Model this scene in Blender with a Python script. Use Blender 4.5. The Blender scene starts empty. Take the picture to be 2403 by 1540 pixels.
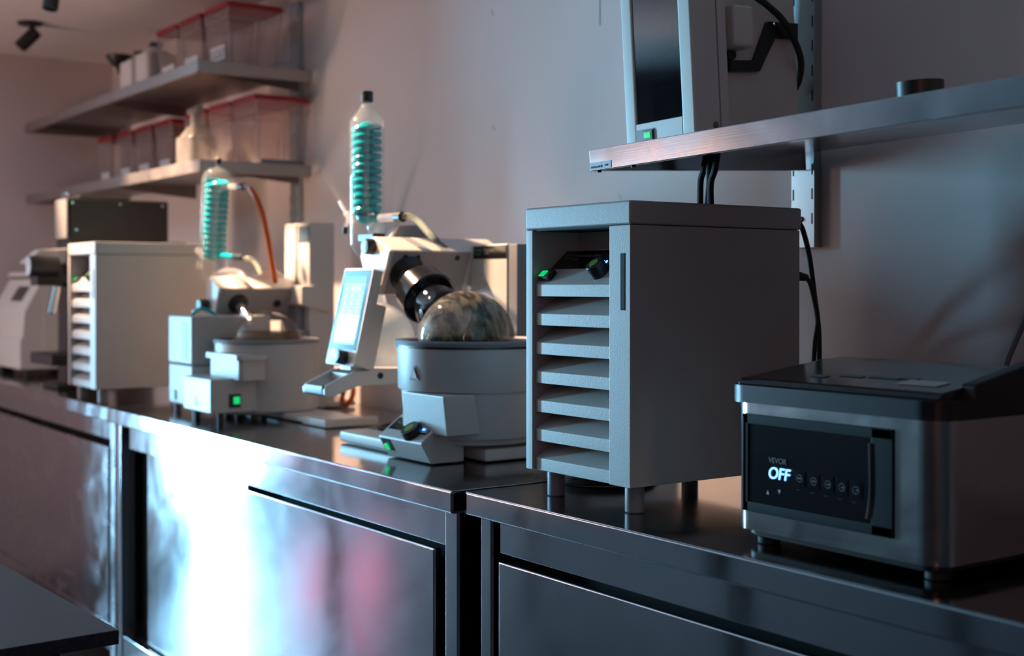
import bpy, bmesh, math, random
from mathutils import Vector as V, Matrix
random.seed(7)
PI = math.pi
SC = bpy.context.scene
COL = SC.collection

# ------------------------------------------------------------------ camera
F, YAW, PIT, CX, CY = 3066.0, math.radians(54.92), math.radians(.39), 1201.5, 691.3
CAM = V((0, 0, 1.262))
FW = V((-math.sin(YAW)*math.cos(PIT), math.cos(YAW)*math.cos(PIT), -math.sin(PIT)))
RT = V((math.cos(YAW), math.sin(YAW), 0)); UP = RT.cross(FW)
cd = bpy.data.cameras.new('camera'); cam = bpy.data.objects.new('camera', cd); COL.objects.link(cam)
cd.sensor_width = 36; cd.lens = F/2403*36; cd.shift_y = -(770-CY)/2403
cd.clip_start = .05; cd.clip_end = 50
cd.dof.use_dof = True; cd.dof.focus_distance = 2.12; cd.dof.aperture_fstop = 3.2
cam.matrix_world = Matrix(((RT.x, UP.x, -FW.x, CAM.x), (RT.y, UP.y, -FW.y, CAM.y), (RT.z, UP.z, -FW.z, CAM.z), (0, 0, 0, 1)))
SC.camera = cam

# ------------------------------------------------------------------ world, lights, exposure
SC.view_settings.view_transform = 'Standard'; SC.view_settings.look = 'None'
SC.view_settings.exposure = 0; SC.view_settings.gamma = 1; SC.view_settings.use_curve_mapping = False
w = bpy.data.worlds.new('world'); SC.world = w; w.use_nodes = True
w.node_tree.nodes['Background'].inputs[0].default_value = (.55, .75, 1, 1)
w.node_tree.nodes['Background'].inputs[1].default_value = .6

def area(name, loc, target, sx, sy, power, col, spread=PI):
    l = bpy.data.lights.new(name, 'AREA'); l.shape = 'RECTANGLE'; l.size = sx; l.size_y = sy
    l.energy = power; l.color = col; l.spread = spread
    o = bpy.data.objects.new(name, l); COL.objects.link(o); o.location = loc
    o.rotation_euler = (V(target)-V(loc)).to_track_quat('-Z', 'Y').to_euler(); return o
def spot(name, loc, target, power, col, ang, blend, rad):
    l = bpy.data.lights.new(name, 'SPOT'); l.energy = power; l.color = col; l.spot_size = math.radians(ang)
    l.spot_blend = blend; l.shadow_soft_size = rad
    o = bpy.data.objects.new(name, l); COL.objects.link(o); o.location = loc
    o.rotation_euler = (V(target)-V(loc)).to_track_quat('-Z', 'Y').to_euler(); return o
WIN_Y0, WIN_Y1, WIN_Z0, WIN_Z1 = -.62, -.13, .05, 2.10
XW = -7.2   # far end of the room, where the glazed door lets the daylight in
area('daylight_through_glazed_door', (XW-.16, (WIN_Y0+WIN_Y1)/2, 1.07), (0, (WIN_Y0+WIN_Y1)/2, 1.07), .51, 2.1, 740, (.27, .69, 1))
spot('warm_track_light_over_shelf', (-4.50, .85, 2.2), (-4.20, 1.5, 1.47), 330, (1, .66, .43), 46, .6, .02)
spot('warm_track_light_over_small_evaporator', (-4.02, 1.22, 2.2), (-3.58, 1.62, 1.33), 420, (1, .66, .43), 18, .4, .02)
spot('warm_track_light_over_large_evaporator', (-3.28, 1.08, 2.2), (-2.63, 1.58, 1.33), 330, (1, .66, .43), 25, .4, .02)
spot('warm_track_light_near_shelf', (-.55, 1.35, 2.2), (-.75, 1.5, 1.5), 10, (1, .66, .42), 60, .5, .02)
area('added_warm_bounce', (-4.9, -.9, 1.1), (-5.2, .4, 2.26), .12, 1.4, 30, (1, .66, .53))  # added unseen light standing in for warm bounce on ceiling and end wall
area('added_warm_fill', (1.6, -1.6, 2.2), (-1.5, 1.2, .8), .12, 2.2, 12, (1, .40, .30))  # added unseen fill that warms the right-hand faces, no known source
area('added_pink_reflection', (-7.0, -.90, .6), (-2.6, 1.2, .7), .12, .45, 2.2, (1, .18, .34))  # unseen light added for the pink reflections on the centre bench
area('added_pink_reflection_two', (-7.0, -1.30, .6), (-2.4, 1.2, .7), .12, .45, 2.2, (1, .18, .34))  # second added light for the pink bench reflections, source unknown

# ------------------------------------------------------------------ helpers
def P(px, py, ax, val, fr=None):
    """world (or frame-local) point where the sight line of a photo pixel meets the plane ax = val"""
    d = FW + RT*((px-CX)/F) - UP*((py-CY)/F); c = CAM
    if fr is not None:
        inv = fr.inverted(); c = inv @ CAM; d = inv.to_3x3() @ d
    i = 'xyz'.index(ax); t = (val-c[i])/d[i]
    return c + d*t

ORG = {}
def nt(m): return m.node_tree.nodes, m.node_tree.links
def mat(name, col, rough=.5, metal=0., noise=.06, scale=6., bump=0., bscale=80., rvar=0., spec=.5, coat=0., **kw):
    m = bpy.data.materials.new(name); m.use_nodes = True
    N, L = nt(m); b = N['Principled BSDF']
    b.inputs['Metallic'].default_value = metal; b.inputs['Roughness'].default_value = rough
    b.inputs['Specular IOR Level'].default_value = spec; b.inputs['Coat Weight'].default_value = coat
    tc = N.new('ShaderNodeTexCoord'); n = N.new('ShaderNodeTexNoise'); n.inputs['Scale'].default_value = scale
    n.inputs['Detail'].default_value = 5; L.new(tc.outputs['Object'], n.inputs['Vector'])
    r = N.new('ShaderNodeValToRGB'); r.color_ramp.elements[0].position = .3; r.color_ramp.elements[1].position = .7
    r.color_ramp.elements[0].color = tuple(max(0, c*(1-noise)) for c in col)+(1,)
    r.color_ramp.elements[1].color = tuple(min(1, c*(1+noise)) for c in col)+(1,)
    L.new(n.outputs['Fac'], r.inputs['Fac']); L.new(r.outputs['Color'], b.inputs['Base Color'])
    if rvar:
        mr = N.new('ShaderNodeMapRange'); mr.inputs['To Min'].default_value = rough-rvar; mr.inputs['To Max'].default_value = rough+rvar
        mr.inputs['From Min'].default_value = .3; mr.inputs['From Max'].default_value = .7
        L.new(n.outputs['Fac'], mr.inputs['Value']); L.new(mr.outputs['Result'], b.inputs['Roughness'])
    if bump:
        n2 = N.new('ShaderNodeTexNoise'); n2.inputs['Scale'].default_value = bscale; n2.inputs['Detail'].default_value = 3
        L.new(tc.outputs['Object'], n2.inputs['Vector']); bp = N.new('ShaderNodeBump'); bp.inputs['Strength'].default_value = bump
        bp.inputs['Distance'].default_value = .002; L.new(n2.outputs['Fac'], bp.inputs['Height']); L.new(bp.outputs['Normal'], b.inputs['Normal'])
    for k, v in kw.items(): b.inputs[k.replace('_', ' ')].default_value = v
    return m
def steel(name, col, rough, aniso, tangent, warp=.0, wscale=2.5, smudge=.08):
    m = mat(name, col, rough, 1., .05, 3., rvar=0)
    N, L = nt(m); b = N['Principled BSDF']; tc = N.new('ShaderNodeTexCoord')
    b.inputs['Anisotropic'].default_value = aniso
    if aniso:
        t = N.new('ShaderNodeCombineXYZ')
        for i in range(3): t.inputs[i].default_value = tangent[i]
        L.new(t.outputs[0], b.inputs['Tangent'])
    n = N.new('ShaderNodeTexNoise'); n.inputs['Scale'].default_value = 7; n.inputs['Detail'].default_value = 6; n.inputs['Distortion'].default_value = 1.2
    L.new(tc.outputs['Object'], n.inputs['Vector'])
    mr = N.new('ShaderNodeMapRange'); mr.inputs['From Min'].default_value = .3; mr.inputs['From Max'].default_value = .7
    mr.inputs['To Min'].default_value = rough-smudge*.6; mr.inputs['To Max'].default_value = rough+smudge
    L.new(n.outputs['Fac'], mr.inputs['Value']); L.new(mr.outputs['Result'], b.inputs['Roughness'])
    # fine brushing lines and the slow waviness of thin sheet
    mp = N.new('ShaderNodeMapping'); mp.inputs['Scale'].default_value = (3, 60, 260); L.new(tc.outputs['Object'], mp.inputs['Vector'])
    g = N.new('ShaderNodeTexNoise'); g.inputs['Scale'].default_value = 2; L.new(mp.outputs[0], g.inputs['Vector'])
    b1 = N.new('ShaderNodeBump'); b1.inputs['Strength'].default_value = .05; b1.inputs['Distance'].default_value = .001
    L.new(g.outputs['Fac'], b1.inputs['Height'])
    last = b1
    if warp:
        mp2 = N.new('ShaderNodeMapping'); mp2.inputs['Scale'].default_value = (1, 1, .12); L.new(tc.outputs['Object'], mp2.inputs['Vector'])
        wv = N.new('ShaderNodeTexNoise'); wv.inputs['Scale'].default_value = wscale; wv.inputs['Detail'].default_value = 1
        L.new(mp2.outputs[0], wv.inputs['Vector'])
        b2 = N.new('ShaderNodeBump'); b2.inputs['Strength'].default_value = 1; b2.inputs['Distance'].default_value = warp
        L.new(wv.outputs['Fac'], b2.inputs['Height']); L.new(b1.outputs['Normal'], b2.inputs['Normal']); last = b2
    L.new(last.outputs['Normal'], b.inputs['Normal'])
    return m
def emis(name, col, s):
    m = bpy.data.materials.new(name); m.use_nodes = True; N, L = nt(m); b = N['Principled BSDF']
    b.inputs['Base Color'].default_value = tuple(c*.12 for c in col)+(1,); b.inputs['Roughness'].default_value = .3
    b.inputs['Emission Color'].default_value = tuple(col)+(1,); b.inputs['Emission Strength'].default_value = s
    return m
def glass(name, tint=(1, 1, 1), rough=.02, haze=0., hazecol=(.8, .8, .8), edge=1.0, ior=1.45):
    """thin-walled glass: clear or tinted transmission, fresnel reflections, a little surface haze"""
    m = bpy.data.materials.new(name); m.use_nodes = True; N, L = nt(m); N.remove(N['Principled BSDF']); out = N['Material Output']
    tr = N.new('ShaderNodeBsdfTransparent'); tr.inputs[0].default_value = tuple(tint)+(1,)
    gl = N.new('ShaderNodeBsdfGlossy'); gl.inputs['Roughness'].default_value = rough
    fr = N.new('ShaderNodeFresnel'); fr.inputs['IOR'].default_value = ior
    ge = N.new('ShaderNodeNewGeometry'); inv = N.new('ShaderNodeMath'); inv.operation = 'SUBTRACT'; inv.inputs[0].default_value = 1; L.new(ge.outputs['Backfacing'], inv.inputs[1])
    ml = N.new('ShaderNodeMath'); ml.operation = 'MULTIPLY'; ml.inputs[1].default_value = edge*1.6; ml.use_clamp = True; L.new(fr.outputs[0], ml.inputs[0])
    m3 = N.new('ShaderNodeMath'); m3.operation = 'MULTIPLY'; L.new(ml.outputs[0], m3.inputs[0]); L.new(inv.outputs[0], m3.inputs[1]); ml = m3
    mx = N.new('ShaderNodeMixShader'); L.new(ml.outputs[0], mx.inputs[0]); L.new(tr.outputs[0], mx.inputs[1]); L.new(gl.outputs[0], mx.inputs[2])
    last = mx
    if haze:
        df = N.new('ShaderNodeBsdfDiffuse'); df.inputs[0].default_value = tuple(hazecol)+(1,)
        ts = N.new('ShaderNodeBsdfTranslucent'); ts.inputs[0].default_value = tuple(hazecol)+(1,)
        md = N.new('ShaderNodeMixShader'); md.inputs[0].default_value = .5; L.new(df.outputs[0], md.inputs[1]); L.new(ts.outputs[0], md.inputs[2])
        tc = N.new('ShaderNodeTexCoord'); n = N.new('ShaderNodeTexNoise'); n.inputs['Scale'].default_value = 14; L.new(tc.outputs['Object'], n.inputs['Vector'])
        mr = N.new('ShaderNodeMapRange'); mr.inputs['To Min'].default_value = haze*.5; mr.inputs['To Max'].default_value = haze*1.5; L.new(n.outputs['Fac'], mr.inputs['Value'])
        m2 = N.new('ShaderNodeMixShader'); L.new(mr.outputs[0], m2.inputs[0]); L.new(mx.outputs[0], m2.inputs[1]); L.new(md.outputs[0], m2.inputs[2]); last = m2
    L.new(last.outputs[0], out.inputs[0])
    return m

class B:
    def __init__(s): s.bm = bmesh.new()
    def _add(s, t):
        me = bpy.data.meshes.new('t'); bmesh.ops.recalc_face_normals(t, faces=t.faces); t.to_mesh(me); t.free(); s.bm.from_mesh(me); bpy.data.meshes.remove(me); return s
    def box(s, x0, x1, y0, y1, z0, z1, bev=0., seg=2, m=None):
        t = bmesh.new(); bmesh.ops.create_cube(t, size=1)
        for v in t.verts: v.co = V(((x0+x1)/2+v.co.x*(x1-x0), (y0+y1)/2+v.co.y*(y1-y0), (z0+z1)/2+v.co.z*(z1-z0)))
        if bev: bmesh.ops.bevel(t, geom=t.edges[:], offset=min(bev, .45*min(abs(x1-x0), abs(y1-y0), abs(z1-z0))), segments=seg, profile=.5, affect='EDGES')
        if m is not None: bmesh.ops.transform(t, matrix=m, verts=t.verts)
        return s._add(t)
    def rbox(s, x0, x1, y0, y1, z0, z1, r, bev=0., n=6):
        """box with rounded vertical corners"""
        pts = []
        for cx, cy, a0 in ((x1-r, y1-r, 0), (x0+r, y1-r, 90), (x0+r, y0+r, 180), (x1-r, y0+r, 270)):
            for k in range(n+1):
                a = math.radians(a0+90*k/n); pts.append((cx+r*math.cos(a), cy+r*math.sin(a)))
        return s.prism(pts, 'z', z0, z1, bev)
    def prism(s, pts, ax, a0, a1, bev=0., seg=2, m=None):
        t = bmesh.new()
        def mk(p, a):
            return {'x': (a, p[0], p[1]), 'y': (p[0], a, p[1]), 'z': (p[0], p[1], a)}[ax]
        lo = [t.verts.new(mk(p, a0)) for p in pts]; hi = [t.verts.new(mk(p, a1)) for p in pts]; n = len(pts)
        t.faces.new(lo); t.faces.new(hi[::-1])
        for i in range(n): t.faces.new((lo[i], hi[i], hi[(i+1) % n], lo[(i+1) % n]))
        if bev: bmesh.ops.bevel(t, geom=t.edges[:], offset=bev, segments=seg, profile=.5, affect='EDGES', clamp_overlap=True)
        if m is not None: bmesh.ops.transform(t, matrix=m, verts=t.verts)
        return s._add(t)
    def hexa(s, q, bev=0.):
        """eight corners: bottom four then top four"""
        t = bmesh.new(); v = [t.verts.new(p) for p in q]
        for f in ((0, 1, 2, 3), (4, 5, 6, 7), (0, 1, 5, 4), (1, 2, 6, 5), (2, 3, 7, 6), (3, 0, 4, 7)): t.faces.new([v[i] for i in f])
        if bev: bmesh.ops.bevel(t, geom=t.edges[:], offset=bev, segments=2, profile=.5, affect='EDGES')
        return s._add(t)
    def lathe(s, p, d, prof, n=40, close=False, squash=None):
        """profile [(radius, distance along d)] turned about the axis through p"""
        t = bmesh.new(); d = V(d).normalized(); q = d.to_track_quat('Z', 'Y').to_matrix(); rings = []
        for r, h in prof:
            if r < 1e-6: rings.append([t.verts.new(V(p)+d*h)])
            else: rings.append([t.verts.new(V(p)+q@V((r*math.cos(2*PI*k/n), r*math.sin(2*PI*k/n), 0))+d*h) for k in range(n)])
        for a, b in zip(rings, rings[1:]):
            for k in range(n):
                k2 = (k+1) % n
                if len(a) == 1 and len(b) == 1: continue
                if len(a) == 1: t.faces.new((a[0], b[k], b[k2]))
                elif len(b) == 1: t.faces.new((a[k], b[0], a[k2]))
                else: t.faces.new((a[k], b[k], b[k2], a[k2]))
        return s._add(t)
    def cyl(s, p0, p1, r0, r1=None, n=24, bev=0.):
        r1 = r0 if r1 is None else r1; p0 = V(p0); d = V(p1)-p0; h = d.length
        if bev: pr = [(0, 0), (r0-bev, 0), (r0, bev), (r1, h-bev), (r1-bev, h), (0, h)]
        else: pr = [(0, 0), (r0, 0), (r1, h), (0, h)]
        return s.lathe(p0, d, pr, n)
    def sphere(s, c, r, n=32, m=20, a0=0., a1=PI, d=(0, 0, 1)):
        return s.lathe(c, d, [(r*math.sin(a0+(a1-a0)*k/m), -r*math.cos(a0+(a1-a0)*k/m)) for k in range(m+1)], n)
    def tube(s, pts, r, n=10, sub=8, smooth=True, closed=False):
        pts = [V(p) for p in pts]
        if smooth and len(pts) > 2:
            out = []
            for i in range(len(pts)-1):
                p0 = pts[max(i-1, 0)]; p1 = pts[i]; p2 = pts[i+1]; p3 = pts[min(i+2, len(pts)-1)]
                for k in range(sub):
                    u = k/sub; out.append(.5*((2*p1)+(p2-p0)*u+(2*p0-5*p1+4*p2-p3)*u*u+(3*p1-p0-3*p2+p3)*u**3))
            pts = out+[pts[-1]]
        t = bmesh.new(); rings = []; up = V((.13, .31, .94)); m = len(pts)
        for i, p in enumerate(pts):
            d = (pts[min(i+1, m-1)]-pts[max(i-1, 0)]).normalized(); a = d.cross(up)
            if a.length < 1e-4: a = d.cross(V((1, 0, 0)))
            a.normalize(); b = d.cross(a); up = a.cross(d) if a.cross(d).length > .1 else up
            rr = r[i] if isinstance(r, (list, tuple)) else r
            rings.append([t.verts.new(p+(a*math.cos(2*PI*k/n)+b*math.sin(2*PI*k/n))*rr) for k in range(n)])
        for a, b in zip(rings, rings[1:]):
            for k in range(n): t.faces.new((a[k], a[(k+1) % n], b[(k+1) % n], b[k]))
        t.faces.new(rings[0]); t.faces.new(rings[-1][::-1]); return s._add(t)
    def ring(s, c, d, R, r, n=40, m=8):
        t = bmesh.new(); d = V(d).normalized(); q = d.to_track_quat('Z', 'Y').to_matrix(); rings = []
        for i in range(n):
            a = 2*PI*i/n; e = V((math.cos(a), math.sin(a), 0))
            rings.append([t.verts.new(V(c)+q@(e*(R+r*math.cos(2*PI*k/m))+V((0, 0, r*math.sin(2*PI*k/m))))) for k in range(m)])
        for i in range(n):
            a, b = rings[i], rings[(i+1) % n]
            for k in range(m): t.faces.new((a[k], b[k], b[(k+1) % m], a[(k+1) % m]))
        return s._add(t)

def meta(o, label=None, cat=None, group=None, kind=None):
    for k, v in (('label', label), ('category', cat), ('group', group), ('kind', kind)):
        if v: o[k] = v
    return o
def thing(name, label, cat, loc=(0, 0, 0), group=None):
    o = bpy.data.objects.new(name, None); COL.objects.link(o); o.location = loc; o.empty_display_size = .05
    ORG[o.name] = V(loc); return meta(o, label, cat, group)
def part(name, b, m, parent=None, label=None, angle=35, org=None):
    if isinstance(b, B): bm = b.bm
    else: bm = b
    org = ORG[parent.name] if parent is not None else V(org or (0, 0, 0))
    bmesh.ops.translate(bm, vec=-org, verts=bm.verts)
    me = bpy.data.meshes.new(name); bm.to_mesh(me); bm.free(); me.materials.append(m)
    for p in me.polygons: p.use_smooth = True
    me.set_sharp_from_angle(angle=math.radians(angle))
    o = bpy.data.objects.new(name, me); COL.objects.link(o)
    if len(me.polygons) < 400:
        wn = o.modifiers.new('weighted_normals', 'WEIGHTED_NORMAL'); wn.keep_sharp = True; wn.weight = 60
    if parent is not None: o.parent = parent
    else: o.location = org
    ORG[o.name] = org.copy()
    return meta(o, label)
def struct(name, b, m, parent=None):
    o = part(name, b, m, parent)
    if parent is None: o['kind'] = 'structure'
    return o
def text(name, s, size, origin, ux, uy, m, parent, ext=.0003, align='LEFT', shear=0, label=None, bold=0.):
    c = bpy.data.curves.new(name, 'FONT'); c.body = s; c.size = size; c.extrude = ext; c.align_x = align; c.shear = shear; c.offset = bold
    t = bpy.data.objects.new(name, c); COL.objects.link(t)
    dg = bpy.context.evaluated_depsgraph_get(); me = bpy.data.meshes.new_from_object(t.evaluated_get(dg))
    bpy.data.objects.remove(t); bpy.data.curves.remove(c)
    ux = V(ux).normalized(); uy = V(uy).normalized(); uz = ux.cross(uy)
    M = Matrix(((ux.x, uy.x, uz.x, origin[0]), (ux.y, uy.y, uz.y, origin[1]), (ux.z, uy.z, uz.z, origin[2]), (0, 0, 0, 1)))
    bm = bmesh.new(); bm.from_mesh(me); bpy.data.meshes.remove(me); bmesh.ops.transform(bm, matrix=M, verts=bm.verts)
    return part(name, bm, m, parent, label)
def slab(origin, ux, uy, w, h, t, bev=0., b=None, r=0.):
    """thin rectangular plate lying on the plane spanned by ux, uy (normal = ux x uy), lower-left corner at origin"""
    ux = V(ux).normalized(); uy = V(uy).normalized(); uz = ux.cross(uy)
    M = Matrix(((ux.x, uy.x, uz.x, origin[0]), (ux.y, uy.y, uz.y, origin[1]), (ux.z, uy.z, uz.z, origin[2]), (0, 0, 0, 1)))
    b = b or B()
    if r:
        pts = []
        for cx, cy, a0 in ((w-r, h-r, 0), (r, h-r, 90), (r, r, 180), (w-r, r, 270)):
            for k in range(6):
                a = math.radians(a0+90*k/5); pts.append((cx+r*math.cos(a), cy+r*math.sin(a)))
        return b.prism(pts, 'z', 0, t, bev, m=M)
    return b.box(0, w, 0, h, 0, t, bev, m=M)
def kids(o): return [c for c in bpy.data.objects if c.parent is o]
def copy_tree(o, parent=None):
    c = o.copy(); COL.objects.link(c); ORG[c.name] = ORG[o.name]
    if parent is not None: c.parent = parent
    for k in kids(o): copy_tree(k, c)
    return c
def badge(parent, origin, ux, uy, h, m_ring, m_dark, txt=True):
    """small rounded-rectangle maker's badge with lettering"""
    ux = V(ux).normalized(); uy = V(uy).normalized(); uz = ux.cross(uy); wd = h*2.0
    part('badge', slab(V(origin), ux, uy, wd, h, .0004, r=h*.45), m_ring, parent)
    part('badge_field', slab(V(origin)+ux*h*.14+uy*h*.14+uz*.0003, ux, uy, wd-h*.28, h*.72, .0003, r=h*.33), m_dark, parent)
    if txt: text('badge_lettering', 'BUCHI', h*.5, V(origin)+ux*wd*.5+uy*h*.33+uz*.0006, ux, uy, m_ring, parent, align='CENTER', bold=h*.01)

# ------------------------------------------------------------------ materials
DARKW = mat('bounce_cutting_dark_wall', (.035, .027, .027), .8, noise=.1)  # for unseen walls, coloured near black to cut bounced light
WALL = mat('wall_paint', (.72, .64, .62), .8, noise=.04, scale=1.5, bump=.15, bscale=60, spec=.3)
ENDW = mat('end_wall_paint', (.50, .42, .42), .85, noise=.04, scale=1.2, bump=.15, bscale=60, spec=.3)
CEIL = mat('ceiling_paint', (.62, .55, .54), .9, noise=.03, scale=1.5)
FLOOR = mat('dark_floor', (.06, .05, .05), .3, noise=.2, scale=8, rvar=.1)
WHITE = mat('white_powder_coat', (.44, .42, .40), .42, noise=.02, scale=12, bump=.12, bscale=420)
SOFTB = mat('soft_black_plastic', (.007, .007, .008), .5, noise=.1, spec=.15)
COLLAR = mat('satin_black_collar', (.008, .008, .009), .2, noise=.1, spec=.35)
WHITE2 = mat('white_moulded_plastic', (.60, .555, .51), .38, noise=.02, scale=9)
GREYP = mat('grey_plastic', (.20, .20, .22), .45, noise=.05)
SLATE = mat('slate_plastic', (.06, .07, .10), .4, noise=.05)
BLACK = mat('black_plastic', (.012, .012, .013), .38, noise=.2, scale=30)
RUBBER = mat('black_rubber', (.010, .010, .011), .6, noise=.2, scale=30)
BLKMET = mat('black_painted_metal', (.012, .011, .011), .42, noise=.15, scale=20)
GLOSSB = mat('gloss_black_panel', (.008, .008, .009), .12, noise=.1, scale=10)
STEELF = steel('brushed_steel_front', (.60, .57, .60), .115, .75, (0, .2, 1), .0006, 1.6, .03)
STEELM = steel('smeared_shaded_steel_front', (.42, .38, .40), .20, .6, (0, .2, 1), .0008, 3, .12)  # real smears, plus a base darkened to paint in the left bench's shade
STEELT = steel('brushed_steel_top', (.34, .33, .34), .12, 0, (0, 1, 0), .0008, 3.0, .05)
STEELS = steel('brushed_steel_shelf', (.36, .32, .30), .46, 0, (0, 0, 1), 0, 5)
STEELR = steel('brushed_steel_right_shelf', (.42, .39, .41), .20, 0, (0, 0, 1), .0005, 5, .05)
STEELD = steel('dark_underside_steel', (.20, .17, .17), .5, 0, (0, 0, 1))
GALV = steel('galvanised_rail', (.44, .49, .50), .42, 0, (0, 0, 1), .004, 9)
CHROME = mat('polished_metal', (.75, .75, .75), .12, 1., .02)
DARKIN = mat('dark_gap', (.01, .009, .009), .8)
GREENE = emis('green_lit_switch', (.0, .62, .16), 1.1)
BLUEE = emis('blue_digits', (.08, .32, 1), 6)
BLUEC = emis('white_blue_digits', (.13, .36, 1), 4.2)
GREEND = mat('green_disc', (.13, .26, .04), .4)
GREENL = emis('lit_green_disc', (.35, .62, .12), .35)
TEAL = mat('teal_coolant', (.0, .38, .44), .14, noise=.10, scale=30, Transmission_Weight=.1)
TEALD = mat('teal_label', (.03, .16, .24), .4)
GLASS = glass('clear_glass', (.97, .98, .98), .02, .05, (.85, .85, .85), .85)
GLASSF = glass('clean_flask_glass', (.97, .97, .96), .015, 0, (.8, .8, .8), .75)
GLASSH = glass('fogged_glass', (.93, .93, .93), .05, .22, (.85, .83, .80), 1.3)
COATG = glass('coated_receiving_glass', (.8, .8, .78), .15, .62, (.72, .69, .64), .8)
BINP = glass('clear_bin_plastic', (.93, .90, .90), .12, .17, (.72, .64, .62), 1.0)
RIBP = glass('bin_edge_plastic', (.9, .9, .9), .1, .45, (.62, .58, .58), 1.2)
MILKY = glass('translucent_milky_plastic', (.75, .73, .72), .2, .5, (.45, .42, .40), .8)
WINP = glass('tinted_window', (.30, .30, .32), .03, .03, (.4, .4, .5), 1.0)
REDLID = mat('red_bin_lid', (.26, .004, .006), .42, noise=.05)
LABELP = mat('white_paper_label', (.62, .60, .60), .6, noise=.03)
INK = mat('black_ink', (.015, .015, .015), .6)
FAINT = mat('faint_grey_print', (.16, .15, .15), .5)
HDPE = mat('milky_plastic', (.60, .56, .56), .4, noise=.03, Subsurface_Weight=.2)
ORANGE = mat('orange_hose', (.60, .10, .012), .35, noise=.1)
CLEARH = glass('clear_hose', (.88, .92, .84), .1, .30, (.70, .75, .62), 1.2)
LAMIN = mat('dark_laminate', (.030, .030, .040), .42, noise=.35, scale=160, spec=.5)
BROWN = mat('brown_tape', (.09, .055, .03), .35, noise=.2)
CREAMP = mat('cream_plastic', (.62, .57, .52), .45)
YEL = mat('yellow_sticker', (.45, .28, .02), .5)
PINK = emis('pink_key', (.85, .22, .32), .35)
SMOKE = mat('smoky_steel_side', (.30, .27, .24), .25, 1.)
def residue(name, c0, c1, c2, scale, stretch, cover):
    m = bpy.data.materials.new(name); m.use_nodes = True; N, L = nt(m); b = N['Principled BSDF']; out = N['Material Output']
    tc = N.new('ShaderNodeTexCoord'); mp = N.new('ShaderNodeMapping'); mp.inputs['Scale'].default_value = stretch; mp.inputs['Rotation'].default_value = (0, math.radians(-29), 0)
    L.new(tc.outputs['Object'], mp.inputs['Vector'])
    n = N.new('ShaderNodeTexNoise'); n.inputs['Scale'].default_value = scale; n.inputs['Detail'].default_value = 4; n.inputs['Distortion'].default_value = .25; L.new(mp.outputs[0], n.inputs['Vector'])
    r = N.new('ShaderNodeValToRGB'); e = r.color_ramp.elements; e[0].position = .42; e[0].color = c0+(1,); e[1].position = .60; e[1].color = c2+(1,)
    k = e.new(.49); k.color = c1+(1,); L.new(n.outputs['Fac'], r.inputs['Fac']); L.new(r.outputs['Color'], b.inputs['Base Color'])
    b.inputs['Roughness'].default_value = .55; b.inputs['Specular IOR Level'].default_value = .2
    n2 = N.new('ShaderNodeTexNoise'); n2.inputs['Scale'].default_value = 9; n2.inputs['Detail'].default_value = 2; L.new(mp.outputs[0], n2.inputs['Vector'])
    mr = N.new('ShaderNodeMapRange'); mr.inputs['From Min'].default_value = .35; mr.inputs['From Max'].default_value = .6
    mr.inputs['To Min'].default_value = cover; mr.inputs['To Max'].default_value = 1; L.new(n2.outputs['Fac'], mr.inputs['Value']); L.new(mr.outputs[0], b.inputs['Alpha'])
    return m
RESID = residue('mottled_brown_residue', (.012, .010, .007), (.085, .065, .038), (.27, .20, .115), 32, (1, 2.6, 1.0), .55)
BROTH = residue('tan_residue', (.14, .08, .03), (.20, .11, .04), (.26, .15, .06), 12, (1, 1, 3), .75)

# ------------------------------------------------------------------ the room
W = 1.92; XE = -5.86; ZC = 2.26; XR = 2.6; YB = -2.6
struct('wall_back', B().box(XW-.1, XR, W, W+.1, 0, ZC), WALL)
struct('ceiling', B().box(XW-.1, XR, YB, W+.1, ZC, ZC+.1), CEIL)
struct('floor', B().box(XW-.1, XR, YB, W+.1, -.1, 0), FLOOR)
struct('wall_left', B().box(XE-.1, XE, .28, W, 0, ZC), ENDW)
b = B(); b.box(XW-.1, XW, WIN_Y1, W, 0, ZC); b.box(XW-.1, XW, YB, WIN_Y0, 0, ZC); b.box(XW-.1, XW, WIN_Y0, WIN_Y1, WIN_Z1, ZC); b.box(XW-.1, XW, WIN_Y0, WIN_Y1, 0, WIN_Z0)
struct('wall_far', b, ENDW)
struct('wall_right', B().box(XR, XR+.1, YB, W+.1, 0, ZC), DARKW)
struct('wall_front', B().box(XW-.1, XR, YB-.1, YB, 0, ZC), DARKW)
dr = struct('door_1', B().box(XW-.06, XW-.03, WIN_Y0, WIN_Y0+.04, WIN_Z0, WIN_Z1).box(XW-.06, XW-.03, WIN_Y1-.04, WIN_Y1, WIN_Z0, WIN_Z1).box(XW-.06, XW-.03, WIN_Y0, WIN_Y1, WIN_Z1-.05, WIN_Z1).box(XW-.06, XW-.03, WIN_Y0, WIN_Y1, WIN_Z0, WIN_Z0+.08), GREYP)
part('door_pane', B().box(XW-.048, XW-.042, WIN_Y0+.04, WIN_Y1-.04, WIN_Z0+.08, WIN_Z1-.05), glass('door_glass'), dr)
# a few scuffs on the wall
for i, (px, py, dx, dz) in enumerate(((1450, 453, .012, -.018), (1407, 60, .001, .12), (1153, 22, .002, -.006), (1155, 293, .003, -.004))):
    p = P(px, py, 'y', W)
    o = part('wall_scuff', slab((p.x, W-.0002, p.z), (1, 0, 0), (dx, 0, dz), .003, .02 if i != 1 else .09, .0004), GREYP, bpy.data.objects['wall_back'])

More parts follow.
